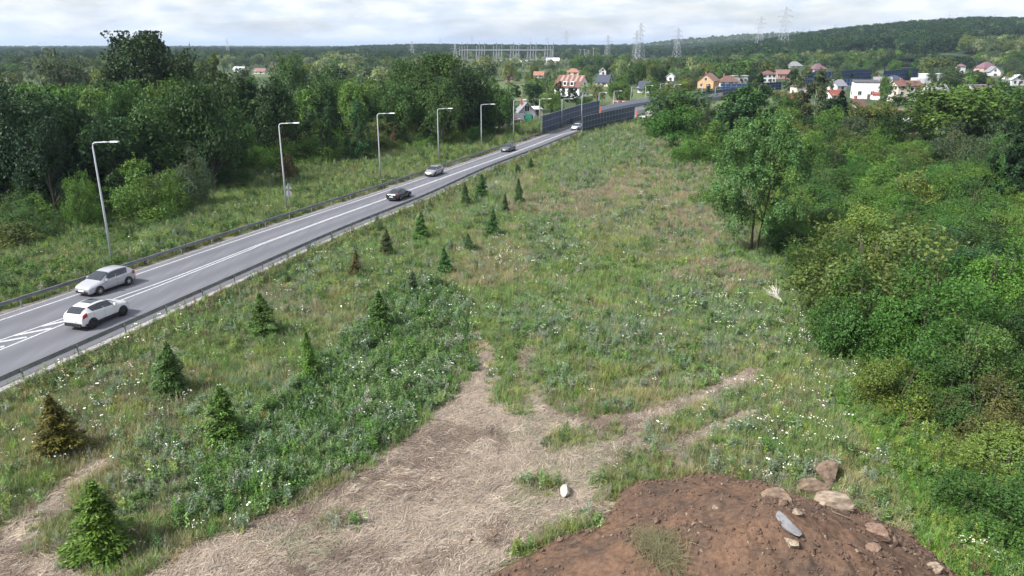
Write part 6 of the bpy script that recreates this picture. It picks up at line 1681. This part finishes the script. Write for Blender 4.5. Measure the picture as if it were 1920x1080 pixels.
# middle distance behind the left wood and around the substation
a, b = jgrid(-760, 260, 300, 1250, 15, r); e_ = fbm(a + 70, b, 100, 3); pp = 960 + F * a / (b * CP)
k = seen(a, b) & (e_ > .47) & (pp < 1180) & ~((pp > 850) & (pp < 1060) & (b > 640) & (b < 1010)) & (b < 1150); sel = np.where(k)[0]; sel = np.array([j for j in sel if not blocked(a[j], b[j], 10, 9) and not (pp[j] > 950 and b[j] < 430)])
woods('valley_trees', a[sel], b[sel], 6, 12, ['grey', 'mid', 'olive', 'pale', 'dark'], [4, 3, 2, 1.5, 2], 'scattered trees filling the valley beyond the left wood', .1)
a, b = jgrid(-1300, 0, 640, 1330, 13, r); e_ = fbm(a, b, 160, 3); pp = 960 + F * a / (b * CP)
k = seen(a, b) & (pp < 830) & (b > 760 + 420 * (e_ - .5)) & (e_ > .3)
woods('lowland_forest', a[k], b[k], 9, 14, ['deep', 'dark', 'grey', 'mid'], [5, 5, 1.2, 1], 'dark lowland forest beyond the left wood', .3)
a, b = jgrid(-120, 90, 600, 800, 12, r); pp = 960 + F * a / (b * CP); k = (pp > 840) & (pp < 1070) & (fbm(a, b, 40, 2) > .4)
woods('substation_trees', a[k], b[k], 4, 7.5, ['pale', 'grey', 'silver', 'olive', 'mid'], [2, 3, 1.5, 2, 2], 'pale bushes and willows in front of the substation', .0)
# dark forest bands towards the horizon
a, b = jgrid(-1700, 900, 1200, 2300, 14, r); e_ = fbm(a, b, 250, 3); pp = 960 + F * a / (b * CP); k = seen(a, b) & ((b > 1330 + 200 * (e_ - .5))); xs = a * 1300 / b; k &= xs < 420
woods('horizon_forest', a[k], b[k], 11, 16, ['deep', 'dark', 'grey'], [5, 4, 1], 'dark forest band stretching along the horizon', .4)
a, b = jgrid(250, 2300, 2300, 3600, 26, r); e_ = fbm(a, b, 300, 3); k = seen(a, b) & (e_ > .4)
woods('far_hill_forest', a[k], b[k], 9, 13, ['olive', 'grey', 'pale', 'mid'], [4, 4, 1.5, 3], 'pale green woodland on the far hill', .0)
a, b = jgrid(-4200, 4200, 2400, 6000, 55, r); e_ = fbm(a, b, 500, 3); k = seen(a, b) & (e_ > .47)
woods('distant_woods', a[k], b[k], 14, 20, ['dark', 'grey', 'mid'], [3, 3, 1], 'distant woods fading into the horizon', .0)
# ------------------------------------------------------------------ soil mound with stones
m, t, p, o = mat('soil')
tcn = N(t, 'ShaderNodeTexCoord')
def nz_(sc, det=8, ro=.65):
    q = N(t, 'ShaderNodeTexNoise'); q.inputs['Scale'].default_value = sc; q.inputs['Detail'].default_value = det; q.inputs['Roughness'].default_value = ro; t.links.new(tcn.outputs['Object'], q.inputs['Vector']); return q.outputs['Fac']
na_, nb_ = nz_(.55, 5), nz_(5.5)
ra = N(t, 'ShaderNodeValToRGB'); ra.color_ramp.elements[0].position = .36; ra.color_ramp.elements[0].color = (.07, .05, .04, 1); ra.color_ramp.elements[1].position = .62; ra.color_ramp.elements[1].color = (.13, .079, .053, 1)
t.links.new(na_, ra.inputs['Fac'])
rb = N(t, 'ShaderNodeMapRange'); rb.inputs[1].default_value = .3; rb.inputs[2].default_value = .72; rb.inputs[3].default_value = .62; rb.inputs[4].default_value = 1.4; t.links.new(nb_, rb.inputs[0])
v = N(t, 'ShaderNodeVectorMath', operation='SCALE'); t.links.new(ra.outputs[0], v.inputs[0]); t.links.new(rb.outputs[0], v.inputs['Scale']); t.links.new(v.outputs[0], p.inputs['Base Color'])
p.inputs['Roughness'].default_value = .95; p.inputs['Specular IOR Level'].default_value = .12
b_ = N(t, 'ShaderNodeBump'); b_.inputs['Strength'].default_value = .8; b_.inputs['Distance'].default_value = .06; t.links.new(nb_, b_.inputs['Height']); t.links.new(b_.outputs[0], p.inputs['Normal'])
M['soil'] = m
xs = np.arange(MC[0] - 15, MC[0] + 12, .08); ys = np.arange(MC[1] - 10.2, MC[1] + 9.6, .08)
Xm, Ym = np.meshgrid(xs, ys); Zm = mound_z(Xm, Ym)
nx_, ny_ = len(xs), len(ys)
I = np.arange(nx_ * ny_).reshape(ny_, nx_); Q = np.stack([I[:-1, :-1], I[:-1, 1:], I[1:, 1:], I[1:, :-1]], -1).reshape(-1, 4)
Gm = gz(Xm, Ym).reshape(-1); zf = Zm.reshape(-1)
Q = Q[(zf[Q] > Gm[Q] - .12).any(1)]
used, inv = np.unique(Q, return_inverse=True)
mv = np.c_[Xm.reshape(-1), Ym.reshape(-1), zf][used]
me = bpy.data.meshes.new('soil')
me.vertices.add(len(mv)); me.vertices.foreach_set('co', mv.astype(np.float32).ravel()); nq = len(Q)
me.loops.add(nq * 4); me.loops.foreach_set('vertex_index', inv.astype(np.int32).ravel()); me.polygons.add(nq); me.polygons.foreach_set('loop_start', np.arange(0, nq * 4, 4, dtype=np.int32)); me.polygons.foreach_set('use_smooth', np.ones(nq, bool)); me.update(calc_edges=True)
mound = tag(link('soil_mound', me, M['soil']), 'heap of bare reddish-brown soil with stones at the bottom right', 'soil heap')
def rock_mesh(name, seed, sub=2, cuts=9, flat=1.0, rough=.06):
    bm = bmesh.new(); bmesh.ops.create_icosphere(bm, subdivisions=sub, radius=1)
    rr = np.random.default_rng(seed)
    for k in range(cuts):
        n_ = Vector(unit(rr.normal(size=3))); d = rr.uniform(.38, .72)
        for v_ in bm.verts:
            e_ = v_.co.dot(n_) - d
            if e_ > 0: v_.co -= n_ * e_
    for v_ in bm.verts:
        v_.co *= 1 + rr.normal(0, rough)
    me_ = bpy.data.meshes.new(name); bm.to_mesh(me_); bm.free()
    return me_
# clods and pebbles lying on the heap: too many to count
cl_src = []
for k in range(4):
    q = rock_mesh('clod', 300 + k, 1, 6, 1, .1); q.materials.append(M['clod'] if 'clod' in M else M.setdefault('clod', simple('clod', (.11, .07, .05), .95, noise=.4, nscale=4))); cl_src.append(q)
for k in range(3):
    q = rock_mesh('pebble', 310 + k, 1, 6, 1, .06); q.materials.append(M['rock_pale'] if k else M['rock']); cl_src.append(q)
C_CLOD = src_collection('source_clod', cl_src)
r = np.random.default_rng(321)
a = r.uniform(MC[0] - 13.5, MC[0] + 11.5, 32000); b = r.uniform(MC[1] - 8, MC[1] + 9.6, 32000)
mz = mound_z(a, b); g0 = gz(a, b); k = (mz > g0 - .05) & (fbm(a, b, 1.3, 3) > .44 + .1 * r.random(len(a))); a, b, mz = a[k], b[k], mz[k]
s_ = .018 + .095 * r.random(len(a)) ** 6; idx = r.choice(7, len(a), p=[.2, .2, .19, .19, .08, .07, .07])
s_ = np.where(idx >= 4, s_ * .8, s_ * 1.2)
o_ = scatter('clods_and_pebbles', np.c_[a, b, mz + s_ * .2], r.random((len(a), 3)) * 6.28, np.c_[s_ * r.uniform(.8, 1.6, len(a)), s_, s_ * .7], idx, np.ones((len(a), 3)) * .2, C_CLOD, 'small clods and pebbles strewn over the bare soil', 'pebbles')
# stones one can tell apart
for k, ((px_, py_), wpx, asp_, mt, rz, lab) in enumerate(STONES):
    x_, y_, z_ = hit(px_, py_); sc = y_ / ray(px_, py_)[1] / F; rad = wpx * sc / 2 * 1.15
    me_ = rock_mesh('rock', 400 + k, 3, 10 if mt != 'slab' else 8, 1, .022); me_.materials.append(M[mt])
    lng = 1.15 if wpx < 45 or asp_ > .7 else 1.25
    o_ = link('rock', me_, None, None, (x_, y_, z_ + rad * asp_ * .36)); o_.scale = (rad * lng, rad * (.72 if mt != 'slab' else .5), rad * (asp_ * .95 if mt != 'slab' else .3)); o_.rotation_euler = (R(6), R(-7 + 3 * (k % 5)) if mt != 'slab' else R(20), R(rz))
    tag(o_, lab, 'rock', 'rocks around the soil heap')
# grass sod on the heap, sticks
def sod(px_, py_, n, label, sx=.6, sy=1.0):
    x_, y_, z_ = hit(px_, py_)
    rr = np.random.default_rng(int(px_)); V, var, hue = blades(n, .33, .3, .7, .016, rr, 1.1, 3)
    V = V.reshape(-1, 3); V[:, 1] *= 2.0; V[:, 2] *= .8; V[:, 0] -= V[:, 1] * .25
    zz = mound_z(V[:, 0] + x_, V[:, 1] + y_) - z_; V[:, 2] += zz
    me_ = quads_mesh('sod', V, len(V) // 4, var, hue, [M['leaf']])
    o_ = link('grass_sod', me_, None, None, (x_, y_, z_)); o_.color = (.15, .15, .095, 1)
    return tag(o_, label, 'grass sod')
sod(1235, 1030, 1100, 'torn clump of green and dry grass lying on the soil heap')
def branch(name, pts_list, mt, label, cat='branch'):
    rt = empty(name, pts_list[0][0][0])
    o0 = Vector(pts_list[0][0][0]); first = None
    for i, (pts, rad) in enumerate(pts_list):
        MB().tube([Vector(q) - o0 for q in pts], rad, 6).build('limb' if i == 0 else 'twig', M[mt], rt, True)
    return tag(rt, label, cat)
# bleached dead tree top lying in the meadow
x0, y0, z0 = onground(1474, 580)
rr = random.Random(4); lst = []
tip = atY(1445, 548, y0 + 2.2); tip = Vector((tip[0], y0 + 2.2, .75))
st_ = Vector((x0, y0, .15)); lst.append(([st_, st_.lerp(tip, .45) + Vector((.05, 0, .1)), st_.lerp(tip, .75)], [.09, .07, .045]))
for k in range(16):
    t_ = rr.uniform(.35, .8); b0 = st_.lerp(tip, t_); d = (tip - st_).normalized() * rr.uniform(.7, 1.4) + Vector((rr.uniform(-.9, .9), rr.uniform(-.5, .8), rr.uniform(-.05, .75)))
    lst.append(([b0, b0 + d * .5 + Vector((0, 0, .08)), b0 + d], [.032, .022, .006]))
branch('fallen_dead_tree', lst, 'deadwood', 'bleached bare dead treetop lying at the right edge of the meadow', 'dead tree')
x0, y0, z0 = onground(1668, 728); st_ = Vector((x0, y0, .55))
q1 = Vector((*G(1640, 730), .5)); q2 = Vector((*G(1620, 745), .35)); q3 = Vector((*G(1628, 718), .75)); q4 = Vector((*G(1612, 762), .15))
branch('dead_branch', [([st_, q1, q2, q4], [.08, .07, .05, .02]), ([q1, q3], [.05, .02]), ([q2, q2 + Vector((-.4, .1, .25))], [.03, .008])], 'darkwood', 'dark forked dead branch sticking out beside the yellow-green bush')
for k, (pa, pb, lab) in enumerate((((1495, 945), (1590, 968), 'thin dry stick lying across the pale elongated boulder'), ((1560, 962), (1625, 992), 'thin dry stick on the right shoulder of the heap'), ((1070, 1022), (1112, 1000), 'short pale stick on the left slope of the heap'))):
    a_, b__ = hit(*pa), hit(*pb); mid = ((a_[0] + b__[0]) / 2, (a_[1] + b__[1]) / 2, (a_[2] + b__[2]) / 2 + .12)
    branch('stick', [([(a_[0], a_[1], a_[2] + .05), mid, (b__[0], b__[1], b__[2] + .05)], [.02, .017, .008]), ([mid, (mid[0] + .25, mid[1] + .3, mid[2] + .1)], [.012, .005])], 'dry_stick', lab, 'stick')

# ------------------------------------------------------------------ air
hz = MB().box((0, 14960, 62), (56000, 30200, 146))
m = bpy.data.materials.new('haze'); m.use_nodes = True; t = m.node_tree
for q in list(t.nodes): t.nodes.remove(q)
o = N(t, 'ShaderNodeOutputMaterial'); pv = N(t, 'ShaderNodeVolumePrincipled')
pv.inputs['Color'].default_value = (.62, .76, 1.0, 1); pv.inputs['Density'].default_value = .00009; pv.inputs['Anisotropy'].default_value = .2
t.links.new(pv.outputs[0], o.inputs['Volume'])
tag(hz.build('haze', m), 'thin pale blue summer haze over the distance', kind='stuff')

# ------------------------------------------------------------------ things that look alike are told apart by their order in the picture
ORD = 'first second third fourth fifth sixth seventh eighth ninth tenth eleventh twelfth thirteenth fourteenth fifteenth sixteenth seventeenth eighteenth nineteenth twentieth'.split()
ORD += ['twenty-' + q for q in ORD[:9]] + ['thirtieth'] + ['thirty-' + q for q in ORD[:9]]
same = {}
for o_ in bpy.data.objects:
    if o_.parent is None and o_.get('category') and o_.get('group'): same.setdefault(o_['label'], []).append(o_)
for lab, lst in same.items():
    if 1 < len(lst) <= 39:
        lst.sort(key=lambda q: proj(*q.location)[0])
        for k, o_ in enumerate(lst):
            t_ = ' '.join((lab + ', ' + ORD[k] + ' from left').split())
            if len(t_.split()) <= 16: o_['label'] = t_
